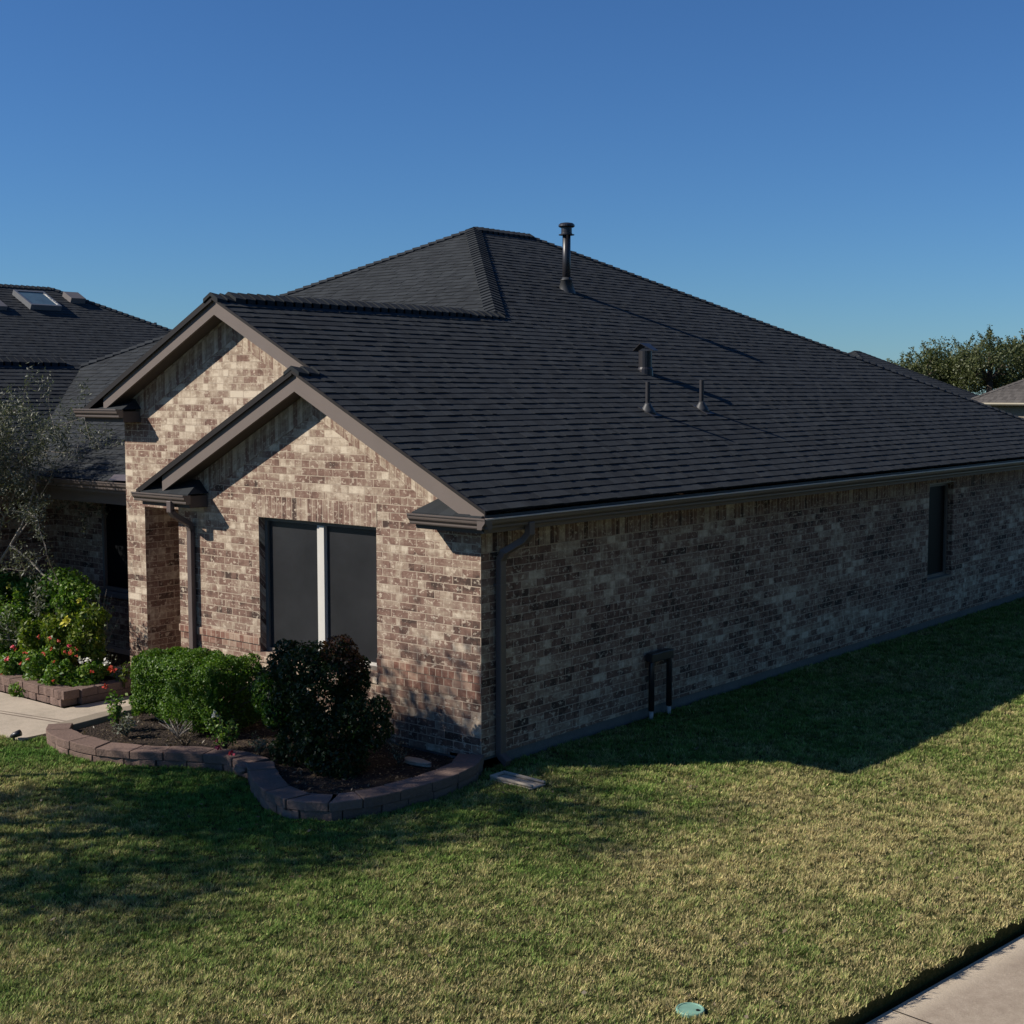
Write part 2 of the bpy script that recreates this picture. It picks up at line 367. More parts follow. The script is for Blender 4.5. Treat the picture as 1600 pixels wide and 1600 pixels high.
def leaves_np(P, N, L, W, jit=0.8):
    """diamond leaves at points P, facing roughly N"""
    n = len(P); N = N + rng.normal(0, jit, (n, 3)); N /= np.linalg.norm(N, axis=1, keepdims=True) + 1e-9
    T = rng.normal(0, 1, (n, 3)); T -= N * (T * N).sum(1, keepdims=True); T /= np.linalg.norm(T, axis=1, keepdims=True) + 1e-9
    B = np.cross(N, T); l = (L * rng.uniform(0.6, 1.3, (n, 1))); w = (W * rng.uniform(0.6, 1.3, (n, 1)))
    V = np.empty((n, 4, 3)); V[:, 0] = P - T * l / 2; V[:, 1] = P + B * w / 2 + N * w * 0.15; V[:, 2] = P + T * l / 2; V[:, 3] = P - B * w / 2 + N * w * 0.15
    return V.reshape(-1, 3)

def vnoise(P, scale, seed=0):
    """smooth value noise, P (n,2 or 3)"""
    P = P[:, :2] * scale + 100.0 + seed * 17.3; i = np.floor(P).astype(int); f = P - i; f = f * f * (3 - 2 * f)
    def h(a, b):
        x = np.sin(a * 127.1 + b * 311.7 + seed * 74.7) * 43758.5453; return x - np.floor(x)
    a = h(i[:, 0], i[:, 1]); b = h(i[:, 0] + 1, i[:, 1]); c = h(i[:, 0], i[:, 1] + 1); d = h(i[:, 0] + 1, i[:, 1] + 1)
    return (a * (1 - f[:, 0]) + b * f[:, 0]) * (1 - f[:, 1]) + (c * (1 - f[:, 0]) + d * f[:, 0]) * f[:, 1]

def clip(poly, a, b, c):
    """keep the side a*x+b*y<=c of a convex 2D polygon"""
    out = []
    for i in range(len(poly)):
        p, q = poly[i], poly[(i + 1) % len(poly)]; dp = a * p[0] + b * p[1] - c; dq = a * q[0] + b * q[1] - c
        if dp <= 0: out.append(p)
        if dp * dq < 0:
            t = dp / (dp - dq); out.append((p[0] + (q[0] - p[0]) * t, p[1] + (q[1] - p[1]) * t))
    return out

def shingles(mb, polys, plane, down, e=0.132, seed=1, tmin=0.35, lift=0.0):
    """polys: convex plan (x,y) polygons; plane(x,y)->z; down: plan direction towards the eave"""
    d = Vector(down).normalized(); s = Vector((-d.y, d.x))      # s: along the eave
    g = plane(d.x, d.y) - plane(0, 0); k = math.sqrt(1 + g * g)  # slope length per plan metre
    nrm = Vector((-(plane(1, 0) - plane(0, 0)), -(plane(0, 1) - plane(0, 0)), 1)).normalized()
    step = e / k
    allp = [p for q in polys for p in q]
    vmax = max(p[0] * d.x + p[1] * d.y for p in allp); vmin = min(p[0] * d.x + p[1] * d.y for p in allp)
    umin = min(p[0] * s.x + p[1] * s.y for p in allp); umax = max(p[0] * s.x + p[1] * s.y for p in allp)
    rows = int((vmax - vmin) / step) + 2
    rr = random.Random(seed)
    for r in range(rows):
        v1 = vmax - r * step; v0 = v1 - step - 0.004
        u = umin - rr.uniform(0, 0.4)
        rowshift = rr.uniform(-0.003, 0.003)
        while u < umax:
            w = rr.choice((0.07, 0.10, 0.12, 0.15, 0.19)); t = rr.choice((0.0065, 0.0075, 0.012)) + rr.uniform(0, 0.0015); tv = rr.random(); dv = rr.uniform(-0.004, 0.004)
            a, b, c_, dd = v1 + dv + rowshift, v0, u, u + w
            for q in polys:
                rect = list(q)
                rect = clip(rect, d.x, d.y, a); 
                if len(rect) >= 3: rect = clip(rect, -d.x, -d.y, -b)
                if len(rect) >= 3: rect = clip(rect, s.x, s.y, dd)
                if len(rect) >= 3: rect = clip(rect, -s.x, -s.y, -c_)
                if len(rect) < 3: continue
                top = []
                for p in rect:
                    vv = p[0] * d.x + p[1] * d.y; f = (vv - b) / max(1e-6, a - b)
                    o = 0.002 + t * min(1, max(0, f)) + lift
                    top.append(Vector((p[0], p[1], plane(p[0], p[1]))) + nrm * o)
                mb.poly(top, tv=tv)
                for i in range(len(rect)):
                    p, q2 = top[i], top[(i + 1) % len(rect)]
                    if (p - q2).length < 1e-4: continue
                    base0 = p - nrm * (t + 0.003); base1 = q2 - nrm * (t + 0.003)
                    pv = rect[i][0] * d.x + rect[i][1] * d.y; qv = rect[(i + 1) % len(rect)][0] * d.x + rect[(i + 1) % len(rect)][1] * d.y
                    if pv > b + 0.3 * step or qv > b + 0.3 * step: mb.poly([p, base0, base1, q2], tv=tv * 0.6)
            u += w

def caps(mb, p0, p1, n1, n2, w=0.13, e=0.14, seed=3, lift=0.0):
    """overlapping folded ridge caps from the low end p0 to p1; n1,n2: downhill directions (3D) either side"""
    p0, p1, n1, n2 = map(Vector, (p0, p1, n1, n2)); L = (p1 - p0).length; d = (p1 - p0) / L
    up = Vector((0, 0, 1)); rr = random.Random(seed); k = 0
    while k * e < L:
        a = p0 + d * (k * e); b = p0 + d * min(L, k * e + e + 0.03); tv = rr.random(); h0 = (0.030 if lift else 0.046) + rr.uniform(0, .005) + lift; h1 = (0.018 if lift else 0.024) + lift
        A = a + up * h0; B = b + up * h1
        for n_ in (n1, n2):
            A2 = A + n_ * w - up * 0.006; B2 = B + n_ * w - up * 0.006
            mb.poly([A, A2, B2, B], tv=tv)
            mb.poly([A, A - up * 0.04, A2 - up * 0.04, A2], tv=tv * .5)
            mb.poly([A2, A2 - up * (0.045 + lift * 1.2), B2 - up * (0.03 + lift * 1.2), B2], tv=tv * .5)
        k += 1

# ================================================================ SETTING
g = MB(); S = 900
g.poly([(-S, -S, -0.02), (S, -S, -0.02), (S, S, -0.02), (-S, S, -0.02)])
# keep the ground clear of the sunken sidewalk: build it as sheets round it
SWA = Vector((4.745, -4.6)); SWD = Vector((0.1185, 1)).normalized()
def swx(y): return 5.02 + (y + 2.43) * 0.1185
g = MB()
ys = [-S, -14, -12, -10, -8, -6, -4, -2, 0, 2, 5, 9, 14, 20, 30, S]
xl = [swx(max(-14, min(30, y))) for y in ys]
for i in range(len(ys) - 1):
    g.poly([(-S, ys[i], 0), (xl[i], ys[i], 0), (xl[i + 1], ys[i + 1], 0), (-S, ys[i + 1], 0)])
    g.poly([(xl[i], ys[i], 0), (xl[i], ys[i], -0.16), (xl[i + 1], ys[i + 1], -0.16), (xl[i + 1], ys[i + 1], 0)])
    g.poly([(xl[i], ys[i], -0.16), (S, ys[i], -0.16), (S, ys[i + 1], -0.16), (xl[i + 1], ys[i + 1], -0.16)])
tag(g.build('ground', M['ground']), kind='structure')
s_ = MB()
for i in range(1, len(ys) - 2):
    W = 1.5
    s_.poly([(xl[i] + .05, ys[i], -0.085), (xl[i] + W, ys[i], -0.085), (xl[i + 1] + W, ys[i + 1], -0.085), (xl[i + 1] + .05, ys[i + 1], -0.085)], uv=[(0, ys[i]), (W, ys[i]), (W, ys[i + 1]), (0, ys[i + 1])])
    for x in (.05, W): s_.poly([(xl[i] + x, ys[i], -0.085), (xl[i + 1] + x, ys[i + 1], -0.085), (xl[i + 1] + x, ys[i + 1], -0.17), (xl[i] + x, ys[i], -0.17)])
tag(s_.build('sidewalk', M['sidewalk']), kind='structure')
j = MB()
for yj in (-2.14, -3.66, -0.62 + 1.2):
    d = Vector((1.45, -0.17, 0)); p = Vector((swx(yj) + 0.06, yj, -0.081)); n = Vector((0.0006, 0.005, 0))
    j.poly([p - n, p + d - n, p + d + n, p + n])
tag(j.build('sidewalk_joints', M['hole']), kind='structure')

# walkway in front of the porch
w = MB()
w.box(-14, -4.36, -2.20, -1.15, -0.05, 0.035); w.box(-5.24, -4.44, -1.147, 2.70, -0.05, 0.03)
wk = w.build('walkway', M['concrete']); tag(wk, kind='structure')
pf = MB(); pf.box(-9.25, -5.67, 0.96, 1.345, -0.05, 0.06); tag(pf.build('porch_floor', M['concrete']), kind='structure')
j = MB()
j.box(-6.9, -6.885, -2.199, -1.151, 0.0352, 0.0362)
j.poly([(-6.6, -1.95, 0.039), (-4.6, -1.55, 0.039), (-4.6, -1.535, 0.039), (-6.6, -1.935, 0.039)])
j.poly([(-6.6, -1.87, 0.039), (-4.6, -1.47, 0.039), (-4.6, -1.46, 0.039), (-6.6, -1.86, 0.039)])
tag(j.build('walkway_joints', M['block_dark']), kind='structure')

# planted beds (soil)
bedR = [(-.03, -.02), (.06, -.4), (.08, -.9), (.03, -1.45), (-.10, -1.78), (-.35, -1.90), (-.62, -1.86), (-.95, -1.68), (-1.38, -1.38), (-1.9, -1.30), (-2.4, -1.55), (-2.8, -1.82), (-3.3, -1.95), (-3.85, -1.85), (-4.12, -1.7), (-4.30, -.02)]
bedL = [(-5.42, -1.0), (-14, -1.0), (-14, .95), (-6.13, .95), (-6.13, .34), (-5.42, .34)]
b = MB(); b.poly([(x, y, 0.075) for x, y in bedR]); 
o = b.build('flower_bed_soil', M['soil']); tag(o, kind='structure')
b = MB(); b.poly([(x, y, 0.11) for x, y in bedL]); tag(b.build('planter_soil', M['soil']), kind='structure')

# ---------------------------------------------------------------- grass
def inside(P, poly):
    x, y = P[:, 0], P[:, 1]; r = np.zeros(len(P), bool); n = len(poly)
    for i in range(n):
        x0, y0 = poly[i]; x1, y1 = poly[(i + 1) % n]
        c = ((y0 > y) != (y1 > y)) & (x < (x1 - x0) * (y - y0) / (y1 - y0 + 1e-12) + x0); r ^= c
    return r
wallR = [(.02, .02), (.24, -.45), (.29, -.95), (.24, -1.5), (.08, -1.97), (-.30, -2.16), (-.66, -2.10), (-1.05, -1.90), (-1.50, -1.62), (-1.9, -1.56), (-2.3, -1.75), (-2.75, -2.05), (-3.3, -2.20), (-3.95, -2.12), (-4.36, -1.9), (-4.40, .1)]
def grass_pts(x0, x1, y0, y1, dens):
    n = int((x1 - x0) * (y1 - y0) * dens); P = np.column_stack([rng.uniform(x0, x1, n), rng.uniform(y0, y1, n)])
    ok = ~inside(P, wallR) & ~inside(P, [(-20, .0), (0.01, .0), (0.01, 17.2), (-20, 17.2)]) & ~inside(P, [(-14, -2.2), (-4.37, -2.2), (-4.37, .1), (-14, .1)])
    ok &= P[:, 0] < swx(np.clip(P[:, 1], -14, 30)) + 0.015 + 0.03 * (vnoise(P, 9, 3) - .5)
    ok &= ~((P[:, 0] > .24) & (P[:, 0] < .82) & (P[:, 1] > -.2) & (P[:, 1] < .06))
    ok &= (np.hypot(P[:, 0] - 4.30, P[:, 1] + 3.086) > 0.10)
    return P[ok]
def make_grass():
    fw = np.array([-math.sin(R(39.8)), math.cos(R(39.8))]); rt = np.array([math.cos(R(39.8)), math.sin(R(39.8))])
    P = grass_pts(-9, 6.2, -9.5, 16, 1500)
    rel = P - np.array([CAM.x, CAM.y]); dep = rel @ fw; lat = rel @ rt
    ok = (dep > 5.5) & (np.abs(lat) < dep * 0.37 + 1.6)
    dens = np.clip((11.0 / np.maximum(dep, 1)) ** 1.3, 0.25, 1.0)
    ok &= rng.random(len(P)) < dens
    P = P[ok]; dep = dep[ok]
    n = len(P); nb = 9
    # patchiness of the turf: straw and green, tuft by tuft
    big = vnoise(P, .55, 1) * .6 + vnoise(P, 1.5, 2) * .4; med = vnoise(P, 5, 4); sm = vnoise(P, 16, 5)
    dwall = np.minimum(np.hypot(np.maximum(0, P[:, 0] - .3) * 0.9, np.maximum(0, -1.2 - P[:, 1])), 4)
    edge_g = np.exp(-((P[:, 0] + 1.9) ** 2 * .25 + (P[:, 1] + 2.0) ** 2 * 1.3)) * .55 + np.exp(-((P[:, 0] + 4) ** 2 + (P[:, 1] + 2.5) ** 2) * 2.0) * .5
    green = (0.53 - 0.085 * dwall) + (big - .5) * .60 + (med - .5) * .30 + (sm - .5) * .25 + edge_g * .9 - np.clip(-P[:, 0] - 1.5, 0, 2) * .10 + (P[:, 0] < 2.5) * 0.04
    green = np.clip(green + rng.normal(0, .10, n), 0, 1)
    straw = np.array([.54, .44, .215]); grn = np.array([.185, .24, .062]); lush = np.array([.11, .23, .04])
    G = np.repeat(green, nb) + rng.normal(0, .17, n * nb); G = np.clip(G, 0, 1)[:, None]
    C = np.where(G < .5, straw * (1 - G * 2) + grn * 1.15 * (G * 2), grn * 1.15 * (2 - G * 2) + lush * (G * 2 - 1))
    C *= rng.uniform(.6, 1.45, (n * nb, 1)) * (0.62 + 0.7 * np.repeat(vnoise(P, 14, 7), nb))[:, None]
    sc = np.repeat(np.clip(dep / 11, .85, 1.7), nb)
    hgt = np.repeat(0.010 + 0.031 * vnoise(P, 15, 7) ** 1.5, nb) * rng.uniform(.6, 1.4, n * nb) * np.sqrt(sc)
    base = np.repeat(P, nb, 0) + rng.normal(0, .014, (n * nb, 2)); th = rng.uniform(0, 2 * np.pi, n * nb); lean = rng.uniform(.2, 1.5, n * nb) * hgt
    wd = 0.0044 * sc * rng.uniform(.7, 1.4, n * nb)
    dx, dy = np.cos(th), np.sin(th); V = np.empty((n * nb, 3, 3))
    V[:, 0] = np.column_stack([base[:, 0] - dy * wd, base[:, 1] + dx * wd, np.full(n * nb, -.002)])
    V[:, 1] = np.column_stack([base[:, 0] + dy * wd, base[:, 1] - dx * wd, np.full(n * nb, -.002)])
    V[:, 2] = np.column_stack([base[:, 0] + dx * lean, base[:, 1] + dy * lean, hgt])
    o = quads_obj('lawn_grass', V.reshape(-1, 3), 3, M['grass'], colattr=C)
    tag(o, 'patchy green and straw coloured mown grass round the brick house', 'grass', kind='stuff')
    print('grass blades', n * nb)
make_grass()

# ================================================================ THE BRICK HOUSE
H = empty('brick_house', (0, 0, 0), 'single storey tan and brown brick house with charcoal shingle roof and two front gables', 'house')
EZ = 2.475
PA = lambda x, y: EZ - .5 * (x - .35)                # right slope
PB = lambda x, y: EZ + .5 * (y - .55)                # main front slope
UR, UZ, WY = -3.95, 4.625, .30                    # tall gable: ridge x, ridge z, wall plane
PC = lambda x, y: UZ - .5 * (UR - x)              # upper gable left slope
PF = lambda x, y: 3.8 + .5 * (x + 2.3)               # lower gable left slope
PD = lambda x, y: EZ - .5 * (x + 8.93)               # garage wing right slope
PE = lambda x, y: 4.06 + .5 * (x + 12.1)
ridge_z = PB(0, 8.26)

def wall_rects(mb, axis, val, a0, a1, z0, z1, holes, sgn=1):
    """brick sheet in the plane axis=val with rectangular holes (a0,a1,z0,z1)"""
    A = sorted({a0, a1} | {h[0] for h in holes} | {h[1] for h in holes}); Z = sorted({z0, z1} | {h[2] for h in holes} | {h[3] for h in holes})
    for i in range(len(A) - 1):
        for k in range(len(Z) - 1):
            am, zm = (A[i] + A[i + 1]) / 2, (Z[k] + Z[k + 1]) / 2
            if any(h[0] < am < h[1] and h[2] < zm < h[3] for h in holes): continue
            P = [(A[i], Z[k]), (A[i + 1], Z[k]), (A[i + 1], Z[k + 1]), (A[i], Z[k + 1])]
            mb.poly([((val, a, z) if axis == 0 else (a, val, z)) for a, z in P], uv=P)

# front room wall (y = 0)
WX0, WX1, WZ0, WZ1 = -3.19, -1.385, 0.76, 2.24
fw = MB(); wall_rects(fw, 1, 0.0, -4.6, 0.0, 0.09, 2.30, [(WX0, WX1, WZ0, WZ1)])
gp = [(-4.6, 2.30), (0, 2.30), (0, PA(0, 0) - .10), (-2.3, 3.70), (-4.6, PF(-4.6, 0) - .10)]
fw.poly([(x, 0, z) for x, z in gp], uv=gp)
# reveals of the window
for (a, b_, c, d, uvs) in (((WX0, 0, WZ0), (WX0, .10, WZ0), (WX0, .10, WZ1), (WX0, 0, WZ1), 0), ((WX1, .10, WZ0), (WX1, 0, WZ0), (WX1, 0, WZ1), (WX1, .10, WZ1), 1), ((WX0, 0, WZ1), (WX0, .1, WZ1), (WX1, .1, WZ1), (WX1, 0, WZ1), 2), ((WX0, 0, WZ0), (WX1, 0, WZ0), (WX1, .1, WZ0), (WX0, .1, WZ0), 3)):
    P = (a, b_, c, d); fw.poly(P, uv=[(p[1] + p[0] if uvs < 2 else p[0], p[2] + p[1]) for p in P])
fw.build('front_wall', M['brick'], H)
# left return of the front room, porch inner walls
lw = MB(); wall_rects(lw, 0, -4.6, 0.0, 2.7, 0.0, 2.4, [])
lw.build('wall', M['brick'], H)
# courses proud of the wall: rowlock band, red band, window head soldiers, rake soldiers, sill
bd = MB()
def strip(mb, x0, x1, z0, z1, d, y=0.0, uvo=0.0):
    mb.poly([(x0, y - d, z0), (x1, y - d, z0), (x1, y - d, z1), (x0, y - d, z1)], uv=[(x0, 0), (x1, 0), (x1, z1 - z0), (x0, z1 - z0)])
    mb.poly([(x0, y - d, z1), (x1, y - d, z1), (x1, y, z1), (x0, y, z1)], uv=[(x0, 0.04), (x1, 0.04), (x1, 0.06), (x0, 0.06)])
    mb.poly([(x0, y, z0), (x1, y, z0), (x1, y - d, z0), (x0, y - d, z0)], uv=[(x0, 0.04), (x1, 0.04), (x1, 0.06), (x0, 0.06)])
    mb.poly([(x1, y - d, z0), (x1, y, z0), (x1, y, z1), (x1, y - d, z1)], uv=[(x1, 0.0), (x1 + .06, 0), (x1 + .06, z1 - z0), (x1, z1 - z0)])
    mb.poly([(x0, y, z0), (x0, y - d, z0), (x0, y - d, z1), (x0, y, z1)], uv=[(x0, 0.0), (x0 + .06, 0), (x0 + .06, z1 - z0), (x0, z1 - z0)])
strip(bd, -4.61, WX0, .84, .92, .016); bd.build('rowlock_band', M['rowlock'], H)
bd = MB(); strip(bd, WX1, 0.012, .84, .92, .010); bd.build('rowlock_band', M['rowlock'], H)
bd = MB(); strip(bd, -4.595, WX0, .76, .838, .004); bd.build('red_brick_band', M['redbrick'], H)
bd = MB(); strip(bd, WX1, -0.003, .68, .838, .004); bd.build('red_brick_band', M['redbrick'], H)
bd = MB(); strip(bd, WX0 - .03, WX1 + .01, WZ1, WZ1 + .235, .004)
bd.build('window_head_course', M['soldier'], H)
# rake soldier courses on both gables
def rake_course(mb, y, xa, xb, f, up, off0, off1, d):
    k = math.sqrt(1.25)
    L = abs(xb - xa) * k
    P = [(xa, y - d, f(xa, 0) - off1), (xb, y - d, f(xb, 0) - off1), (xb, y - d, f(xb, 0) - off0), (xa, y - d, f(xa, 0) - off0)]
    mb.poly(P, uv=[(0, 0), (L, 0), (L, (off1 - off0) / k), (0, (off1 - off0) / k)])
    mb.poly([P[1], P[0], (P[0][0], y, P[0][2]), (P[1][0], y, P[1][2])], uv=[(0, .04), (L, .04), (L, .05), (0, .05)])
rk = MB()
rake_course(rk, 0, -2.3, -.32, PA, 1, .16, .45, .005)
rake_course(rk, 0, -4.3, -2.3, PF, 1, .16, .45, .005)
rake_course(rk, WY, UR, -1.9, PA, 1, .16, .46, .005)
rake_course(rk, WY, -5.9, UR, PC, 1, .16, .46, .005)
rk.build('rake_course', M['rake'], H)
# side wall (x = 0)
SW = (10.24, 11.15, .74, 2.19)
sw = MB(); wall_rects(sw, 0, 0.0, 0.0, 17.15, 0.12, 2.40, [SW])
for P in ([(0, SW[1], SW[2]), (-.1, SW[1], SW[2]), (-.1, SW[1], SW[3]), (0, SW[1], SW[3])], [(-.1, SW[0], SW[2]), (0, SW[0], SW[2]), (0, SW[0], SW[3]), (-.1, SW[0], SW[3])],
          [(0, SW[0], SW[2]), (0, SW[1], SW[2]), (-.1, SW[1], SW[2]), (-.1, SW[0], SW[2])], [(0, SW[0], SW[3]), (0, SW[1], SW[3]), (-.1, SW[1], SW[3]), (-.1, SW[0], SW[3])]):
    sw.poly(P, uv=[(p[0] + p[1], p[2]) for p in P])
sw.build('side_wall', M['brick_side'], H)
sc_ = MB()
for y0, y1, z0, z1 in ((0.01, SW[0], 2.085, 2.32), (SW[1], 17.14, 2.085, 2.32), (SW[0], SW[1], SW[3] + .002, 2.32)):
    sc_.poly([(.004, y0, z0), (.004, y1, z0), (.004, y1, z1), (.004, y0, z1)], uv=[(y0, 0), (y1, 0), (y1, z1 - z0), (y0, z1 - z0)])
    sc_.poly([(0, y0, z0), (0, y1, z0), (.004, y1, z0), (.004, y0, z0)], uv=[(y0, .04), (y1, .04), (y1, .05), (y0, .05)])
sc_.build('soldier_course', M['soldier_side'], H)
# upper gable wall (y = .35) with its pillar and the opening of the porch entry
ug = MB(); PX0, PX1 = -6.04, -5.665
ug_y = WY
P = [(PX0, 2.2), (-1.6, 2.2), (-1.6, PA(-1.6, 0) - .1), (UR, UZ - .11), (PX0, PC(PX0, 0) - .1)]
ug.poly([(x, ug_y, z) for x, z in P], uv=[(x + .11, z) for x, z in P])
P = [(PX0, 0.0), (PX1, 0.0), (PX1, 2.2), (PX0, 2.2)]
ug.poly([(x, ug_y, z) for x, z in P], uv=[(x + .11, z) for x, z in P])
for x in (PX0, PX1):
    ug.poly([(x, ug_y, 0), (x, .98, 0), (x, .98, 2.2), (x, ug_y, 2.2)], uv=[(ug_y, 0), (.98, 0), (.98, 2.2), (ug_y, 2.2)])
ug.poly([(PX0, .98, 0), (PX1, .98, 0), (PX1, .98, 2.2), (PX0, .98, 2.2)], uv=[(PX0, 0), (PX1, 0), (PX1, 2.2), (PX0, 2.2)])
# left cheek of the tall gable box above the main front slope
zc = PC(PX0, 0) - .1
ug.poly([(PX0, ug_y, 2.2), (PX0, 2.78, 2.2), (PX0, 2.78, zc), (PX0, ug_y, zc)], uv=[(ug_y, 2.2), (2.78, 2.2), (2.78, zc), (ug_y, zc)])
ug.poly([(PX1, ug_y, 2.2), (-4.6, ug_y, 2.2), (-4.6, .98, 2.2), (PX1, .98, 2.2)], uv=[(0, 0), (1, 0), (1, .6), (0, .6)])
ug.build('gable_wall', M['brick'], H)
# porch back wall and the garage wing walls, rear and left walls
pw = MB()
wall_rects(pw, 1, 1.35, -9.28, PX1, 0, 2.4, [(-8.12, -6.7, .85, 2.15)]); wall_rects(pw, 1, 2.7, PX1, -4.6, 0, 2.4, []); wall_rects(pw, 0, PX1, .98, 2.7, 0, 2.4, [])
wall_rects(pw, 0, -9.28, -1.55, 2.7, 0, 2.42, []); wall_rects(pw, 1, -1.55, -14.9, -9.28, 0, 2.42, [(-14.3, -9.9, 0, 2.2)])
pw.poly([(-9.28, -1.55, 2.42), (-14.92, -1.55, 2.42), (-12.1, -1.55, 3.95)], uv=[(-9.28, 2.42), (-14.92, 2.42), (-12.1, 3.95)])
wall_rects(pw, 0, -14.92, -1.55, 17.15, 0, 2.42, []); wall_rects(pw, 1, 17.15, -14.92, 0, 0, 2.42, [])
pw.build('rear_wall', M['brick_side'], H)
# foundation
fd = MB(); fd.box(-.4, -.012, .0, 17.1, -.05, .12); fd.box(-4.59, -.012, .010, .4, -.05, .09)
fd.build('foundation', M['foundation'], H)

# ---- fascia, rakes, soffits
def rake_board(mb, y, th, xa, xb, f, top=.02, h=.185):
    pts = [(xa, f(xa, 0) - top), (xb, f(xb, 0) - top), (xb, f(xb, 0) - top - h), (xa, f(xa, 0) - top - h)]
    mb.hexa([(pts[3][0], y, pts[3][1]), (pts[2][0], y, pts[2][1]), (pts[2][0], y + th, pts[2][1]), (pts[3][0], y + th, pts[3][1]),
             (pts[0][0], y, pts[0][1]), (pts[1][0], y, pts[1][1]), (pts[1][0], y + th, pts[1][1]), (pts[0][0], y + th, pts[0][1])])
RY, UY = -.25, .05
rb = MB()
def mitre_board(mb, y, th, x0, xm, x1, f0, f1, top=.02, h=.19):
    for xa, xb, f in ((x0, xm, f0), (xm, x1, f1)): rake_board(mb, y, th, xa, xb, f, top, h)
mitre_board(rb, RY, .03, -4.55, -2.3, .26, PF, PA)
rb.build('rake_board', M['paint'], H)
rb = MB(); mitre_board(rb, UY, .03, -6.10, UR, -2.2, PC, PA, h=.17); rb.build('rake_board', M['paint'], H)
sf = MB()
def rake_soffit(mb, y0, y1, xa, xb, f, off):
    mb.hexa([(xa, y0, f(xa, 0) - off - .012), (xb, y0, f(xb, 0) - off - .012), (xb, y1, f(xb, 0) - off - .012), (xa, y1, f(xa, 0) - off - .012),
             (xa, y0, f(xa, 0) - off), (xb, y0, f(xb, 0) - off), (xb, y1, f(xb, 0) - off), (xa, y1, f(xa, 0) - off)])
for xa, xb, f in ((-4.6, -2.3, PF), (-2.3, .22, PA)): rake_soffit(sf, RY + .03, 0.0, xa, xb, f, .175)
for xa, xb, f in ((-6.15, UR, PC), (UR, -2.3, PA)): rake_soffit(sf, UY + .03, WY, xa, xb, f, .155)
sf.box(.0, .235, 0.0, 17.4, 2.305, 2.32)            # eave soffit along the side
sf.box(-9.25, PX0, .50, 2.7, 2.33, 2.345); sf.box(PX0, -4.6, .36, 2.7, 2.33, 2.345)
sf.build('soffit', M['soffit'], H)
fa = MB()
fa.box(.235, .255, -.25, 17.5, 2.30, 2.465)          # side fascia
fa.box(-8.95, -6.13, .535, .555, 2.30, 2.46)         # porch fascia
fa.box(-9.0, -8.98, -1.85, .53, 2.30, 2.46)
fa.box(-9.2, -6.13, .74, .86, 2.13, 2.33)            # porch beam
fa.build('fascia', M['paint'], H)

# boxed eave returns: bottom box, pent shingles on top
def eave_return(x0, x1, yf, yw, zb, hipside):
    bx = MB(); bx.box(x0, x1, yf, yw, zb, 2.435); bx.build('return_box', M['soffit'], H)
    pr = MB(); z0, z1 = 2.455, 2.60
    xi = x0 + .13 if hipside < 0 else x0; xj = x1 - .13 if hipside > 0 else x1
    outer0, outer1 = (x0 - .02, x1 + .02)
    n = 5
    xs = np.linspace(outer0, outer1, n + 1)
    lo = [(x, yf - .035, z0) for x in xs]; hi = [(xi + (xj - xi) * k / n, yw, z1) for k in range(n + 1)]
    if hipside < 0: hi = [(p[0], p[1], min(p[2], PA(p[0], 0) - .035)) for p in hi]
    for k in range(n): pr.hexa([Vector(lo[k]) - Vector((0, 0, .014)), Vector(lo[k + 1]) - Vector((0, 0, .014)), Vector(hi[k + 1]) - Vector((0, 0, .014)), Vector(hi[k]) - Vector((0, 0, .014)), lo[k], lo[k + 1], hi[k + 1], hi[k]], tv=random.random())
    for s, xo, xin in ((-1, outer0, xi), (1, outer1, xj)):
        if s == hipside or (hipside == 0): pr.poly([(xo, yf - .035, z0), (xo, yw, z0), (xin, yw, z1)], tv=.4)
    pr.build('return_roof', M['shingle'], H, attr=True)
eave_return(-.60, .235, RY, 0.0, 2.30, -1)
eave_return(-4.93, -4.06, RY, .0, 2.30, 1)
# return of the tall gable
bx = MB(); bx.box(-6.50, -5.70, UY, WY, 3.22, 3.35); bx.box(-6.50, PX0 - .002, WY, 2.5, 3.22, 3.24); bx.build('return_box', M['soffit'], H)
pr = MB(); lo = [(x, UY - .03, 3.375) for x in np.linspace(-6.56, -5.68, 6)]; hi = [(x, WY, 3.50) for x in np.linspace(-6.56, -5.80, 6)]
hi = [(p[0], p[1], min(p[2], PC(p[0], 0) - .03)) for p in hi]; lo = [(p[0], p[1], min(p[2], PC(p[0], 0) + .03)) for p in lo]
for k in range(5): pr.hexa([Vector(lo[k]) - Vector((0, 0, .014)), Vector(lo[k + 1]) - Vector((0, 0, .014)), Vector(hi[k + 1]) - Vector((0, 0, .014)), Vector(hi[k]) - Vector((0, 0, .014)), lo[k], lo[k + 1], hi[k + 1], hi[k]], tv=random.random())
pr.poly([(-5.68, UY - .03, 3.375), (-5.68, WY, 3.375), (-5.80, WY, 3.50)], tv=.4)
pr.build('return_roof', M['shingle'], H, attr=True)

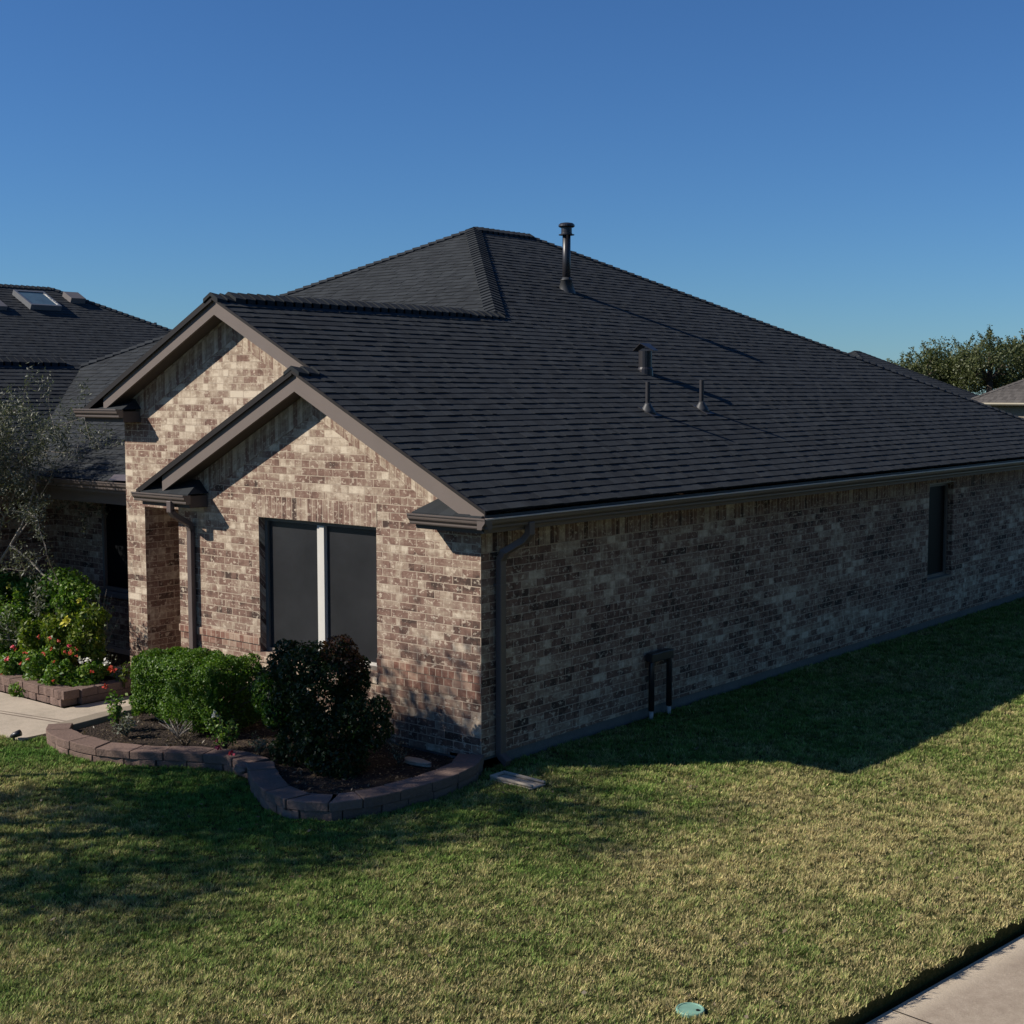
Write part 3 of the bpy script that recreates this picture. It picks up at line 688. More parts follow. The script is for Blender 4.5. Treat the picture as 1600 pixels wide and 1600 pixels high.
# ---- gutters
KG = [(0, 0), (0.002, -.0), (.055, 0), (.062, .012), (.062, .028), (.086, .052), (.09, .064), (.092, .082), (.1, .085), (.1, .1), (.088, .1), (.086, .090), (.084, .058), (.058, .034), (.055, .006), (.004, .006), (.004, .1), (0, .1)]
LIP = [(.088, .091), (.104, .091), (.104, .104), (.088, .104)]
def gutter(p0, p1, out, lip=True, ends=True):
    mb = MB(); mb.extrude(KG, p0, p1, out)
    if ends:
        for p in (p0, p1):
            p = Vector(p); o = Vector(out); d = (Vector(p1) - Vector(p0)).normalized() * .002
            e = [(0, 0), (.055, 0), (.062, .028), (.09, .06), (.1, .1), (0, .1)]
            mb.poly([p + o * a + Vector((0, 0, b_)) + d * (1 if p == Vector(p1) else -1) for a, b_ in e])
    g_ = mb.build('gutter', M['gutter'], H)
    if lip:
        l_ = MB(); l_.extrude(LIP, p0, p1, out); c_ = l_.build('gutter_lip', M['lip'] if out[0] == 1 else M['gutter'], H)  # painted sunlight on the +X lips only, the others keep the gutter colour
        c_.parent = g_
    return g_
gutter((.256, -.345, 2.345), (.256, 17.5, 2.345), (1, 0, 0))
gutter((-.62, -.251, 2.345), (.355, -.251, 2.345), (0, -1, 0))
gutter((-5.0, -.251, 2.345), (-4.04, -.251, 2.345), (0, -1, 0))
gutter((-6.60, UY - .001, 3.275), (-5.70, UY - .001, 3.275), (0, -1, 0))
gutter((-8.95, .534, 2.345), (-6.13, .534, 2.345), (0, -1, 0))
gutter((-8.98, -1.9, 2.345), (-8.98, .40, 2.345), (1, 0, 0))
fl = MB(); fl.poly([(-6.14, .44, 2.48), (-6.62, .44, 2.475), (-6.72, .60, 2.535), (-6.14, .62, 2.55)]); fl.build('splash_guard', M['gutter'], H)

# ---- downspouts
def rect_pipe(mb, pts, a, b_):
    """rectangular section swept along pts; a along the wall, b outwards (vectors)"""
    for i in range(len(pts) - 1):
        p, q = Vector(pts[i]), Vector(pts[i + 1]); d = (q - p).normalized(); av = Vector(a); bv = d.cross(av).normalized() * b_
        e = d * .012
        mb.obox((p + q) / 2, av, bv, (q - p) / 2 + e)
ds = MB(); yq = .225
rect_pipe(ds, [(.30, yq + .13, 2.36), (.30, yq + .13, 2.26), (.26, yq + .11, 2.20), (.09, yq + .01, 2.08), (.055, yq, 2.0), (.055, yq, .12), (.16, yq - .03, .07)], (0, .04, 0), .033)
d1 = ds.build('downspout', M['spout'], H, bevel=.006)
for z in (1.75, .5):
    st = MB(); st.box(.0, .092, yq - .046, yq + .046, z, z + .02); st.build('strap', M['spout'], d1)
ds = MB(); xq = -4.32
rect_pipe(ds, [(-4.30 - .03, -.305, 2.36), (-4.33, -.305, 2.26), (-4.33, -.26, 2.21), (xq, -.07, 2.10), (xq, -.045, 2.02), (xq, -.045, .12)], (.038, 0, 0), .030)
ds.build('downspout', M['spout'], H, bevel=.006)

# ---- roof
rf = MB()
polyA = [[(.29, -.28), (.29, 17.5), (-2.3, 14.85), (-2.3, -.28)], [(-2.3, .02), (-2.3, 14.85), (UR, 13.2), (UR, .02)], [(UR, 4.85), (UR, 13.2), (-7.36, 9.78), (-7.36, 8.26)]]
shingles(rf, polyA, PA, (1, 0), seed=21)
polyB = [[(-15.0, .50), (PX0, .50), (PX0, 6.94), (-7.36, 8.26), (-7.38, 8.24)], [(PX0, 2.78), (UR, 4.85), (PX0, 6.94)]]
shingles(rf, polyB, PB, (0, -1), seed=22)
shingles(rf, [[(-6.55, .02), (UR, .02), (UR, 4.85), (-6.55, 2.25)]], PC, (-1, 0), seed=23)
shingles(rf, [[(-4.97, -.28), (-2.3, -.28), (-2.3, WY), (-4.97, WY)]], PF, (-1, 0), seed=24)
shingles(rf, [[(-8.92, -1.9), (-8.92, .56), (-12.1, 3.74), (-12.1, -1.9)]], PD, (1, 0), seed=25)
roof = rf.build('roof', M['shingle'], H, attr=True)
# deck under the shingles (closes the roof) with the hidden slopes
dk = MB()
def sheet(mb, pts, f, off=.012): mb.poly([(x, y, f(x, y) - off) for x, y in pts])
for q in polyA: sheet(dk, q, PA)
for q in polyB: sheet(dk, q, PB)
sheet(dk, [(-6.55, .02), (UR, .02), (UR, 4.85), (-6.55, 2.25)], PC); sheet(dk, [(-4.97, -.28), (-2.3, -.28), (-2.3, WY), (-4.97, WY)], PF)
sheet(dk, [(-8.92, -1.9), (-8.92, .56), (-12.1, 3.74), (-12.1, -1.9)], PD); sheet(dk, [(-12.1, -1.9), (-12.1, 3.74), (-15.28, .56), (-15.28, -1.9)], PE)
sheet(dk, [(-15.07, .55), (-7.36, 8.26), (-7.36, 9.78), (-15.07, 17.5)], lambda x, y: EZ + .5 * (x + 15.07)); sheet(dk, [(-15.07, 17.5), (-7.36, 9.78), (.35, 17.5)], lambda x, y: EZ - .5 * (y - 17.5))
dk.build('roof_deck', M['drip'], roof)
# thick dark edge of the roofing along rakes
de = MB()
def edge(mb, y, xa, xb, f, h=.055, th=.02, up=.016):
    mb.hexa([(xa, y, f(xa, 0) - h + up), (xb, y, f(xb, 0) - h + up), (xb, y + th, f(xb, 0) - h + up), (xa, y + th, f(xa, 0) - h + up), (xa, y, f(xa, 0) + up), (xb, y, f(xb, 0) + up), (xb, y + th, f(xb, 0) + up), (xa, y + th, f(xa, 0) + up)])
edge(de, -.285, -5.0, -2.3, PF, .066, up=.022); edge(de, -.285, -2.3, .30, PA, .034, up=.010); edge(de, .015, -6.57, UR, PC, .066, up=.022); edge(de, .015, UR, -2.29, PA, .034, up=.010)
de.build('rake_edge', M['drip'], roof)
cp = MB(); k5 = 1 / math.sqrt(1.25); dR = Vector((k5, 0, -.5 * k5)); dL = Vector((-k5, 0, -.5 * k5)); dF = Vector((0, -k5, -.5 * k5)); dB = Vector((0, k5, -.5 * k5))
def hv(a, hipd):   # direction down a slope but perpendicular to the hip
    a = Vector(a); hipd = Vector(hipd).normalized(); v = a - hipd * a.dot(hipd); return v.normalized()
pk = (-7.36, 8.26, ridge_z); hb = (UR, 4.85, UZ)
hd = Vector(pk) - Vector(hb); caps(cp, Vector(hb) + hd * .01, pk, hv(dR, hd), hv(dF, hd), w=.15)
p0 = (-15.0, .62, EZ + .03); hd = Vector(pk) - Vector(p0); caps(cp, p0, pk, hv(dL, hd), hv(dF, hd))
p1 = (-7.36, 9.78, ridge_z); p0 = (.33, 17.47, EZ); hd = Vector(p1) - Vector(p0); caps(cp, p0, p1, hv(dR, hd), hv(dB, hd))
caps(cp, p1, pk, dR, dL, seed=5, lift=.03)
caps(cp, (UR, .0, UZ + .005), (UR, .25, UZ + .005), dR, dL, w=.14, seed=6); caps(cp, (UR, .25, UZ + .005), (UR, 4.2, UZ + .005), dR, dL, w=.15, seed=6, lift=.034); caps(cp, (UR, 4.2, UZ + .005), (UR, 4.9, UZ + .005), dR, dL, w=.14, seed=6)
caps(cp, (-2.3, -.29, 3.805), (-2.3, .0, 3.805), dR, dL, seed=7)
caps(cp, (-12.1, -1.9, 4.065), (-12.1, 3.3, 4.065), dR, dL, w=.15, seed=8, lift=.04)
cp.build('ridge_cap', M['shingle'], roof, attr=True)

# ---- roof vents
def pipe_vent(x, y, h, r):
    z = PA(x, y); m_ = MB(); m_.lathe((x, y, z - .05), [(r, 0), (r, h + .05), (r * .8, h + .05), (r * .8, h)], 14)
    p = m_.build('plumbing_vent', M['pipe_paint'], H, smooth=False)
    c = MB(); c.lathe((x, y, z), [(.125, -.055), (.085, .02), (r + .012, .085), (r + .006, .105)], 18); c.build('flashing', M['flash'], p, smooth=True)
    b_ = MB(); n = Vector((.5, 0, 1)).normalized(); b_.obox(Vector((x + .03, y, PA(x + .03, y))) + n * .014, Vector((1, 0, -.5)).normalized() * .13, (0, .10, 0), n * .003); b_.build('flashing_plate', M['pipe_paint'], p)
pipe_vent(-1.377, 4.766, .37, .030); pipe_vent(-1.399, 6.06, .39, .030)
x, y = -5.063, 7.877; z = PA(x, y)
m_ = MB(); m_.lathe((x, y, z - .05), [(.064, 0), (.064, 1.04), (.055, 1.04)], 20); fp = m_.build('flue_pipe', M['black_metal'], H, smooth=False)
for pl in fp.data.polygons: pl.use_smooth = len(pl.vertices) == 4
m_ = MB(); m_.lathe((x, y, z + .86), [(.125, 0), (.125, .010), (.09, .014), (.09, .026), (.085, .034), (.085, .115), (.11, .12), (.13, .135), (.128, .16), (.10, .185), (.04, .195)], 22); m_.build('flue_cap', M['black_metal'], fp, smooth=False)
m_ = MB(); m_.lathe((x, y, z), [(.16, -.08), (.145, -.04), (.085, .15), (.095, .155), (.095, .165), (.07, .175), (.066, .2)], 22); m_.build('flashing', M['flash'], fp, smooth=True)
x, y = -2.399, 6.198; z = PA(x, y)
m_ = MB(); m_.lathe((x, y, z - .05), [(.115, 0), (.11, .09), (.092, .12), (.092, .34), (.08, .34)], 18); hv_ = m_.build('hooded_vent', M['black_metal'], H, smooth=False)
m_ = MB(); t = z + .30
m_.hexa([(x - .17, y - .06, t - .01), (x + .0, y - .13, t + .085), (x + .0, y + .10, t + .085), (x - .17, y + .06, t - .01), (x - .17, y - .06, t + .0), (x, y - .13, t + .097), (x, y + .10, t + .097), (x - .17, y + .06, t)])
m_.hexa([(x, y - .13, t + .085), (x + .17, y - .06, t - .01), (x + .17, y + .06, t - .01), (x, y + .10, t + .085), (x, y - .13, t + .097), (x + .17, y - .06, t), (x + .17, y + .06, t), (x, y + .10, t + .097)])
m_.build('vent_hood', M['black_metal'], hv_)

# ---- windows
win = MB()
Y = .085
fw_ = .045
for a, b_, c, d in ((WX0, WX0 + fw_, WZ0, WZ1), (WX1 - fw_, WX1, WZ0, WZ1), (WX0 + fw_, WX1 - fw_, WZ1 - fw_, WZ1), (WX0 + fw_, WX1 - fw_, WZ0, WZ0 + fw_)):
    win.box(a, b_, Y, Y + .06, c, d)
W1 = empty('window', (0, 0, 0), None, None); W1.parent = H
f1 = win.build('frame', M['frame_dark'], W1)
mu = MB(); mu.box(-2.345, -2.30, Y - .006, Y + .03, WZ0 + fw_, WZ1 - fw_); mu.box(-2.295, -2.225, Y - .022, Y + .03, WZ0 + fw_, WZ1 - fw_); mu.box(-2.225, WX1 - fw_, Y - .0, Y + .02, WZ0 + fw_, WZ0 + .075)
mu.build('mullion', M['frame'], W1)
pn = MB(); pn.box(WX0 + .055, -2.348, Y + .022, Y + .03, WZ0 + fw_, WZ1 - fw_ - .006); pn.build('screen', M['screen'], W1)
pn = MB(); pn.box(-2.222, WX1 - fw_, Y + .022, Y + .03, WZ0 + .07, WZ1 - fw_ - .006); pn.build('screen', M['screen'], W1)
sl = MB(); sl.hexa([(WX0, -.012, WZ0 - .105), (WX1, -.012, WZ0 - .105), (WX1, .1, WZ0 - .105), (WX0, .1, WZ0 - .105), (WX0, -.012, WZ0 - .055), (WX1, -.012, WZ0 - .055), (WX1, .1, WZ0 + .003), (WX0, .1, WZ0 + .003)])
o = sl.build('sill', M['sill_brick'], W1)
uvl = o.data.uv_layers[0].data
for lp in o.data.loops:
    c = o.data.vertices[lp.vertex_index].co; uvl[lp.index].uv = (c.x, c.y + c.z)
W2 = empty('window', (0, 0, 0), None, None); W2.parent = H
m_ = MB(); a0, a1, z0, z1 = SW
for p, q, c, d in ((a0, a0 + .04, z0, z1), (a1 - .06, a1, z0, z1), (a0 + .04, a1 - .06, z1 - .05, z1), (a0 + .04, a1 - .06, z0, z0 + .05)): m_.box(-.15, -.085, p, q, c, d)
m_.build('frame', M['frame_dark'], W2)
m_ = MB(); m_.box(-.15, -.115, a0 + .04, a1 - .06, z0 + .05, z1 - .05); m_.build('screen', M['dark_glass'], W2)
m_ = MB(); m_.box(-.085, .002, a0, a1, z0 - .03, z0 + .004); m_.build('sill', M['curb'], W2)
m_ = MB(); m_.box(-.085, .007, a0 - .02, a1 + .02, z1 - .0, z1 + .015); m_.build('lintel', M['gutter'], W2)
W3 = empty('window', (0, 0, 0), None, None); W3.parent = H
m_ = MB(); a0, a1, z0, z1 = -8.12, -6.7, .85, 2.15
for p, q, c, d in ((a0, a0 + .05, z0, z1), (a1 - .05, a1, z0, z1), (a0 + .05, a1 - .05, z1 - .05, z1), (a0 + .05, a1 - .05, z0, z0 + .05)): m_.box(p, q, 1.33, 1.40, c, d)
m_.build('frame', M['frame_dark'], W3)
m_ = MB(); m_.box(a0 + .05, a1 - .05, 1.37, 1.39, z0 + .05, z1 - .05); m_.build('screen', M['dark_glass'], W3)
m_ = MB(); m_.box(a0 - .05, a1 + .05, 1.27, 1.345, z0 - .08, z0 - .003); m_.build('sill', M['foundation'], W3)

# ================================================================ THINGS ROUND THE HOUSE
# insulated pipe loop on the side wall
pp = empty('water_pipe', (0.06, 2.92, 0), 'black insulated water pipe loop with white ends low on the side brick wall', 'pipe')
m_ = MB(); y0, y1 = 2.75, 3.10
m_.tube([(.075, y0, .10), (.075, y0, .60), (.075, y0 + .02, .66), (.075, y0 + .06, .69), (.075, y1 - .06, .69), (.075, y1 - .02, .66), (.075, y1, .60), (.075, y1, .10)], .033, 10)
m_.build('insulation', M['black_metal'], pp, smooth=True)
m_ = MB(); m_.box(.025, .115, y0 - .04, y1 + .04, .64, .74); m_.build('insulation_cover', M['black_metal'], pp, bevel=.012)
for yy in (y0, y1):
    m_ = MB(); m_.tube([(.075, yy, -.02), (.075, yy, .10)], .024, 10); m_.build('pipe_end', M['white_pvc'], pp, smooth=True)
# splash block
sb = MB(); P = Vector((.53, -.07, 0)); 
def sbx(a, b_, c, d, z0, z1): sb.hexa([(a, c, z0), (b_, c, z0), (b_, d, z0), (a, d, z0), (a, c, z1), (b_, c, z1 - .01), (b_, d, z1 - .01), (a, d, z1)])
sbx(.26, .76, -.18, .03, 0, .022); sbx(.26, .76, -.18, -.15, .022, .050); sbx(.26, .76, .0, .03, .022, .050); sbx(.26, .29, -.15, .0, .022, .050)
o = sb.build('splash_block', M['concrete'], bevel=.006); tag(o, 'pale concrete splash block on the grass under the corner downspout', 'splash block')
# valve cover
vc = empty('valve_cover', (4.30, -3.086, 0), 'round pale green plastic valve cover set in the lawn near the sidewalk', 'valve cover')
m_ = MB(); m_.lathe((4.30, -3.086, -.02), [(.085, 0), (.085, .036), (.080, .041), (.070, .041), (.068, .038)], 26); m_.build('lid', M['valve'], vc)
m_ = MB(); m_.lathe((4.345, -3.075, .012), [(.012, 0), (.012, .009)], 10); m_.build('finger_hole', M['hole'], vc)
# garden spotlight by the walkway
sp = empty('garden_spotlight', (-4.42, -2.12, 0), 'small black garden spotlight on a stake at the walkway corner', 'spotlight')
m_ = MB(); m_.tube([(-4.42, -2.24, -.02), (-4.42, -2.24, .07)], .010, 8); m_.build('stake', M['black_metal'], sp)
m_ = MB(); m_.tube([(-4.45, -2.26, .05), (-4.42, -2.235, .07), (-4.37, -2.195, .095)], [.015, .030, .035], 12); m_.build('lamp_housing', M['black_metal'], sp, smooth=True)

# retaining walls of cast blocks
def arc(poly):
    d = [0]
    for a, b_ in zip(poly, poly[1:]): d.append(d[-1] + math.dist(a, b_))
    return d
def at(poly, d, s):
    for i in range(len(poly) - 1):
        if s <= d[i + 1] or i == len(poly) - 2:
            t = (s - d[i]) / max(1e-6, d[i + 1] - d[i]); a, b_ = Vector(poly[i]), Vector(poly[i + 1]); return a + (b_ - a) * t, (b_ - a).normalized()
def block_wall(name, label, poly, side, rows, L, width, mat, seed, rough=.008, capw=.03):
    """poly: outer foot line (plan); side=+1: the wall's body lies left of the walking direction; rows: list of (z0,z1)"""
    rr = random.Random(seed); root = empty(name, (*poly[0], 0), label, 'garden wall'); d = arc(poly)
    for r, (z0, z1) in enumerate(rows):
        s = -rr.uniform(0, L * .4) if r else 0.0
        while s < d[-1] - .04:
            l = L * rr.uniform(.82, 1.15); s0, s1 = max(0, s), min(d[-1], s + l - .008); s += l
            if s1 - s0 < .05: continue
            k = 4; last = r == len(rows) - 1; ov = .012 if last else 0.0
            dz = rr.uniform(-.005, .005); mb = MB(); top = []; bot = []
            for q in range(k + 1):
                p, t = at(poly, d, s0 + (s1 - s0) * q / k); nrm = Vector((-t.y, t.x)) * side
                jit = rr.uniform(-rough, rough)
                o_ = p - nrm * (ov + jit); i_ = p + nrm * (width + rr.uniform(-.01, .01))
                bot.append((o_ + nrm * .004, i_)); top.append((o_, i_))
            for q in range(k):
                (a, b_), (c, e) = bot[q], bot[q + 1]; (a2, b2), (c2, e2) = top[q], top[q + 1]
                z1_ = z1 + dz
                if side > 0: a, b_, c, e, a2, b2, c2, e2 = b_, a, e, c, b2, a2, e2, c2
                i0 = len(mb.v)
                mb.v += [(a.x, a.y, z0), (c.x, c.y, z0), (e.x, e.y, z0), (b_.x, b_.y, z0), (a2.x, a2.y, z1_), (c2.x, c2.y, z1_), (e2.x, e2.y, z1_), (b2.x, b2.y, z1_)]
                fs = [(0, 3, 2, 1), (4, 5, 6, 7), (0, 1, 5, 4), (2, 3, 7, 6)]
                if q == 0: fs.append((3, 0, 4, 7))
                if q == k - 1: fs.append((1, 2, 6, 5))
                for f_ in fs: mb.f.append([i0 + u for u in f_]); mb.uv += [(0, 0)] * 4; mb.tv.append(.5)
            ob = mb.build('cap_stone' if last else 'block', mat, root)
            import bmesh
            bm = bmesh.new(); bm.from_mesh(ob.data); bmesh.ops.remove_doubles(bm, verts=bm.verts, dist=.0015); bmesh.ops.recalc_face_normals(bm, faces=bm.faces); bm.to_mesh(ob.data); bm.free()
            bv = ob.modifiers.new('bevel', 'BEVEL'); bv.width = .008; bv.segments = 2; bv.limit_method = 'ANGLE'; bv.angle_limit = R(35)
    return root
lineR = [(.02, .0), (.20, -.30), (.28, -.70), (.29, -1.15), (.22, -1.60), (.05, -1.96), (-.28, -2.15), (-.66, -2.10), (-1.05, -1.90), (-1.46, -1.62)]
block_wall('retaining_wall', 'curved brown block wall round the bed of the big dark shrub', lineR, -1, [(-.02, .075), (.077, .165)], .34, .24, M['block_dark'], 5)
lineL = [(-1.50, -1.585), (-1.85, -1.56), (-2.2, -1.70), (-2.6, -1.97), (-3.1, -2.17), (-3.6, -2.2), (-4.05, -2.10), (-4.28, -1.92)]
block_wall('retaining_wall', 'curved reddish block wall round the rose bed beside the walkway', lineL, -1, [(-.02, .065), (.067, .15)], .36, .24, M['block'], 6)
lineW = [(-4.31, -1.90), (-4.42, -1.2), (-4.40, .0)]
block_wall('walkway_curb', 'straight pale concrete curb between the walkway and the rose bed', lineW, -1, [(.0, .13)], .95, .19, M['curb'], 7, rough=.001)
lineP = [(-13.5, -1.12), (-9, -1.12), (-6.6, -1.11), (-5.26, -1.12)]
lineQ = [(-5.25, -1.12), (-5.27, -.3), (-5.40, .34)]
def add_line(root_name, label, lines, seed):
    first = block_wall(root_name, label, lines[0], 1, [(.03, .11), (.112, .19)], .30, .2, M['block'], seed, rough=.012)
    return first
block_wall('planter_wall', 'low rough red block wall along the front of the flower planter', lineP, 1, [(.03, .115), (.117, .215)], .30, .2, M['block'], 8, rough=.014)
block_wall('planter_wall', 'low smooth brown block wall along the walkway side of the flower planter', [(-5.25, -.905), (-5.27, -.3), (-5.40, .33)], 1, [(.03, .115), (.117, .215)], .45, .17, M['block_dark'], 9, rough=.003)
# loose stones
def rock(name, c, r, mat, label, seed, group=None):
    rr = np.random.default_rng(seed); import bmesh
    bm = bmesh.new(); bmesh.ops.create_icosphere(bm, subdivisions=3, radius=1)
    for v in bm.verts:
        n = v.co.normalized(); k = 1 + .12 * math.sin(3 * n.x + seed) + .10 * math.sin(5 * n.y + 2 * seed) + .06 * math.sin(9 * n.z + seed) + rr.normal(0, .02)
        v.co = Vector((max(-.8, min(.8, n.x)) * r[0] * k, max(-.8, min(.8, n.y)) * r[1] * k, max(-.7, min(.7, n.z)) * r[2] * k)) 
    me = bpy.data.meshes.new(name); bm.to_mesh(me); bm.free(); me.materials.append(mat)
    o = bpy.data.objects.new(name, me); col.objects.link(o); o.location = c; return tag(o, label, 'stone', group)
rock('stone', (-1.46, -1.66, .12), (.085, .075, .06), M['block'], 'pinkish broken stone where the two curved block walls meet', 3)
rock('stone', (-.42, -.42, .10), (.17, .08, .04), M['flagstone'], 'flat pale stone on the mulch right of the dark shrub', 4)
rock('flat_stone', (-5.75, -.05, .20), (.28, .14, .07), M['flagstone'], 'long flat pale stone in the planter by the brick pillar', 5)
rock('flat_stone', (-6.25, .0, .17), (.26, .14, .05), M['flagstone'], 'shorter flat stone half under the bushes, left of the long one', 6)

# ---------------------------------------------------------------- plants
def lump_points(lumps, n, shell=.75):
    """points on the outer shell of a union of ellipsoids; lumps: (cx,cy,cz,rx,ry,rz)"""
    L = np.array(lumps, float); area = (L[:, 3] * L[:, 4] + L[:, 4] * L[:, 5] + L[:, 3] * L[:, 5]); k = rng.choice(len(L), int(n * 1.8), p=area / area.sum())
    d = rng.normal(0, 1, (len(k), 3)); d /= np.linalg.norm(d, axis=1, keepdims=True)
    rad = 1 - (1 - shell) * rng.random(len(k)) ** 1.6 * 1.3
    bump = 1 + .10 * (vnoise(np.column_stack([d[:, 0] * 3 + k, d[:, 1] * 3 + d[:, 2] * 4]), 1.3, 3) - .5) * 2
    P = L[k, :3] + d * L[k, 3:] * (rad * bump)[:, None]
    keep = np.ones(len(P), bool)
    for q in L:
        t = (((P - q[:3]) / (q[3:] * shell * .93)) ** 2).sum(1); keep &= t > 1
    keep &= P[:, 2] > .02
    return P[keep][:n], d[keep][:n]

def rough(lumps, seed, k=7, f=(.28, .5)):
    rr = random.Random(seed); out = [(q[0], q[1], q[2], q[3] * .86, q[4] * .86, q[5] * .86) for q in lumps]
    for q in lumps:
        for _ in range(k):
            d = Vector([rr.gauss(0, 1) for _ in range(3)]).normalized(); s_ = rr.uniform(*f)
            out.append((q[0] + d.x * q[3] * .72, q[1] + d.y * q[4] * .72, q[2] + d.z * q[5] * .72, q[3] * s_, q[4] * s_, q[5] * s_ * rr.uniform(.8, 1.3)))
    return out

def skeleton(mb, base, lumps, n, r0=.012, seed=1):
    rr = random.Random(seed)
    for i in range(n):
        q = rr.choice(lumps); tip = Vector(q[:3]) + Vector([rr.uniform(-.7, .7) * q[3 + j] for j in range(3)])
        b0 = Vector(base) + Vector((rr.uniform(-.05, .05), rr.uniform(-.05, .05), 0)); m1 = b0.lerp(tip, .5) + Vector([rr.uniform(-.05, .05) for _ in range(3)])
        mb.tube([b0, m1, tip], [r0, r0 * .7, r0 * .3], 5)

def bush(name, label, cat, base, lumps, nleaf, leaf, L, W, group=None, flowers=None, jit=.8, stems=14, shell=.75, stem_mat='bark', extra=None, rk=7, rf_=(.28, .5)):
    root = empty(name, base, label, cat, group)
    if rk: lumps = rough(lumps, nleaf, rk, rf_)
    s = MB(); skeleton(s, base, lumps, stems, seed=nleaf); s.build('stem', M[stem_mat], root)
    P, N = lump_points(lumps, nleaf, shell)
    inner = MB()
    quads_obj('foliage', leaves_np(P, N, L, W, jit), 4, M[leaf], root)
    if extra:
        lm, n_, mt, L_, W_ = extra; P, N = lump_points(lm, n_, .8); quads_obj('foliage', leaves_np(P, N, L_, W_, jit), 4, M[mt], root)
    if flowers:
        for mt, pts, size in flowers:
            for p in pts:
                v = []
                p = np.array(p, float); n = np.array([.35, -.6, .7]); 
                k = 9; PP = np.repeat(p[None], k, 0) + rng.normal(0, size * .32, (k, 3)); 
                quads_obj('flower', leaves_np(PP, np.repeat(n[None], k, 0), size * .8, size * .7, .6), 4, M[mt], root)
    return root

def on_lump(lumps, n, seed, front=True):
    """flower spots on the side that faces south-east and up"""
    rr = np.random.default_rng(seed); out = []
    while len(out) < n:
        q = lumps[rr.integers(len(lumps))]; d = rr.normal(0, 1, 3) + np.array([.5, -.9, .5]); d /= np.linalg.norm(d)
        p = np.array(q[:3]) + d * np.array(q[3:]) * 1.02
        if p[2] > .1: out.append(p)
    return out

def pt(px, py, y):                                   # pixel of the 1600 px picture -> point in the plane y
    f = 2170.0; th = R(5.0); az = R(39.8); h = Vector((-math.sin(az), math.cos(az), 0)); r = Vector((math.cos(az), math.sin(az), 0)); up = Vector((0, 0, 1))
    d = (h * math.cos(th) - up * math.sin(th)) + r * ((px - 800) / f) + (h * math.sin(th) + up * math.cos(th)) * ((800 - py) / f)
    return CAM + d * ((y - CAM.y) / d.y)
def lump(px, py, y, rx, rz, ry=None):
    p = pt(px, py, y); return (p.x, p.y, p.z, rx, ry or rx, rz)
# clipped boxwood hedge left of the window
def box_points(x0, x1, y0, y1, z0, z1, n, round_=.16, deep=.10):
    w = np.array([(x1 - x0) * (z1 - z0), (y1 - y0) * (z1 - z0), (x1 - x0) * (y1 - y0), (y1 - y0) * (z1 - z0)]); k = rng.choice(4, n, p=w / w.sum()); u, v = rng.random(n), rng.random(n)
    P = np.zeros((n, 3)); N = np.zeros((n, 3))
    for f, (P_, N_) in enumerate(((lambda u, v: np.column_stack([x0 + (x1 - x0) * u, np.full(len(u), y0), z0 + (z1 - z0) * v]), (0, -1, 0)), (lambda u, v: np.column_stack([np.full(len(u), x1), y0 + (y1 - y0) * u, z0 + (z1 - z0) * v]), (1, 0, 0)),
                                  (lambda u, v: np.column_stack([x0 + (x1 - x0) * u, y0 + (y1 - y0) * v, np.full(len(u), z1)]), (0, 0, 1)), (lambda u, v: np.column_stack([np.full(len(u), x0), y0 + (y1 - y0) * u, z0 + (z1 - z0) * v]), (-1, 0, 0)))):
        q = k == f; P[q] = P_(u[q], v[q]); N[q] = N_
    c = np.array([(x0 + x1) / 2, (y0 + y1) / 2, (z0 + z1) / 2]); h = np.array([(x1 - x0) / 2, (y1 - y0) / 2, (z1 - z0) / 2])
    inner = np.clip(P, c - (h - round_), c + (h - round_)); d = P - inner; l = np.linalg.norm(d, axis=1, keepdims=True) + 1e-9
    d /= l; t = round_ - rng.random((n, 1)) ** 1.4 * deep + (vnoise(np.column_stack([P[:, 0] * 1.0 + P[:, 2] * .7, P[:, 1] + P[:, 2]]), 5.5, 2)[:, None] - .5) * .13 + (vnoise(np.column_stack([P[:, 0] + P[:, 2], P[:, 1] - P[:, 2]]), 16, 6)[:, None] - .5) * .06
    return inner + d * t, d
hroot = empty('boxwood_hedge', (-3.3, -.7, .07), 'clipped bright green boxwood hedge under the brick wall beside the downspout', 'hedge')
st_ = MB(); skeleton(st_, (-3.3, -.7, .07), [(-3.3 + .35 * i, -.7, .42, .2, .25, .25) for i in (-2, -1, 0, 1, 2)], 40, seed=4); st_.build('stem', M['bark'], hroot)
P, N = box_points(-4.06, -2.62, -1.12, -.30, .10, .80, 40000)
Q = rng.uniform((-4.0, -1.02, .14), (-2.62, -.40, .72), (14000, 3)); P = np.vstack([P, Q]); N = np.vstack([N, np.tile([.2, -.5, .6], (len(Q), 1))])
quads_obj('foliage', leaves_np(P, N, .028, .019, .75), 4, M['box'], hroot)
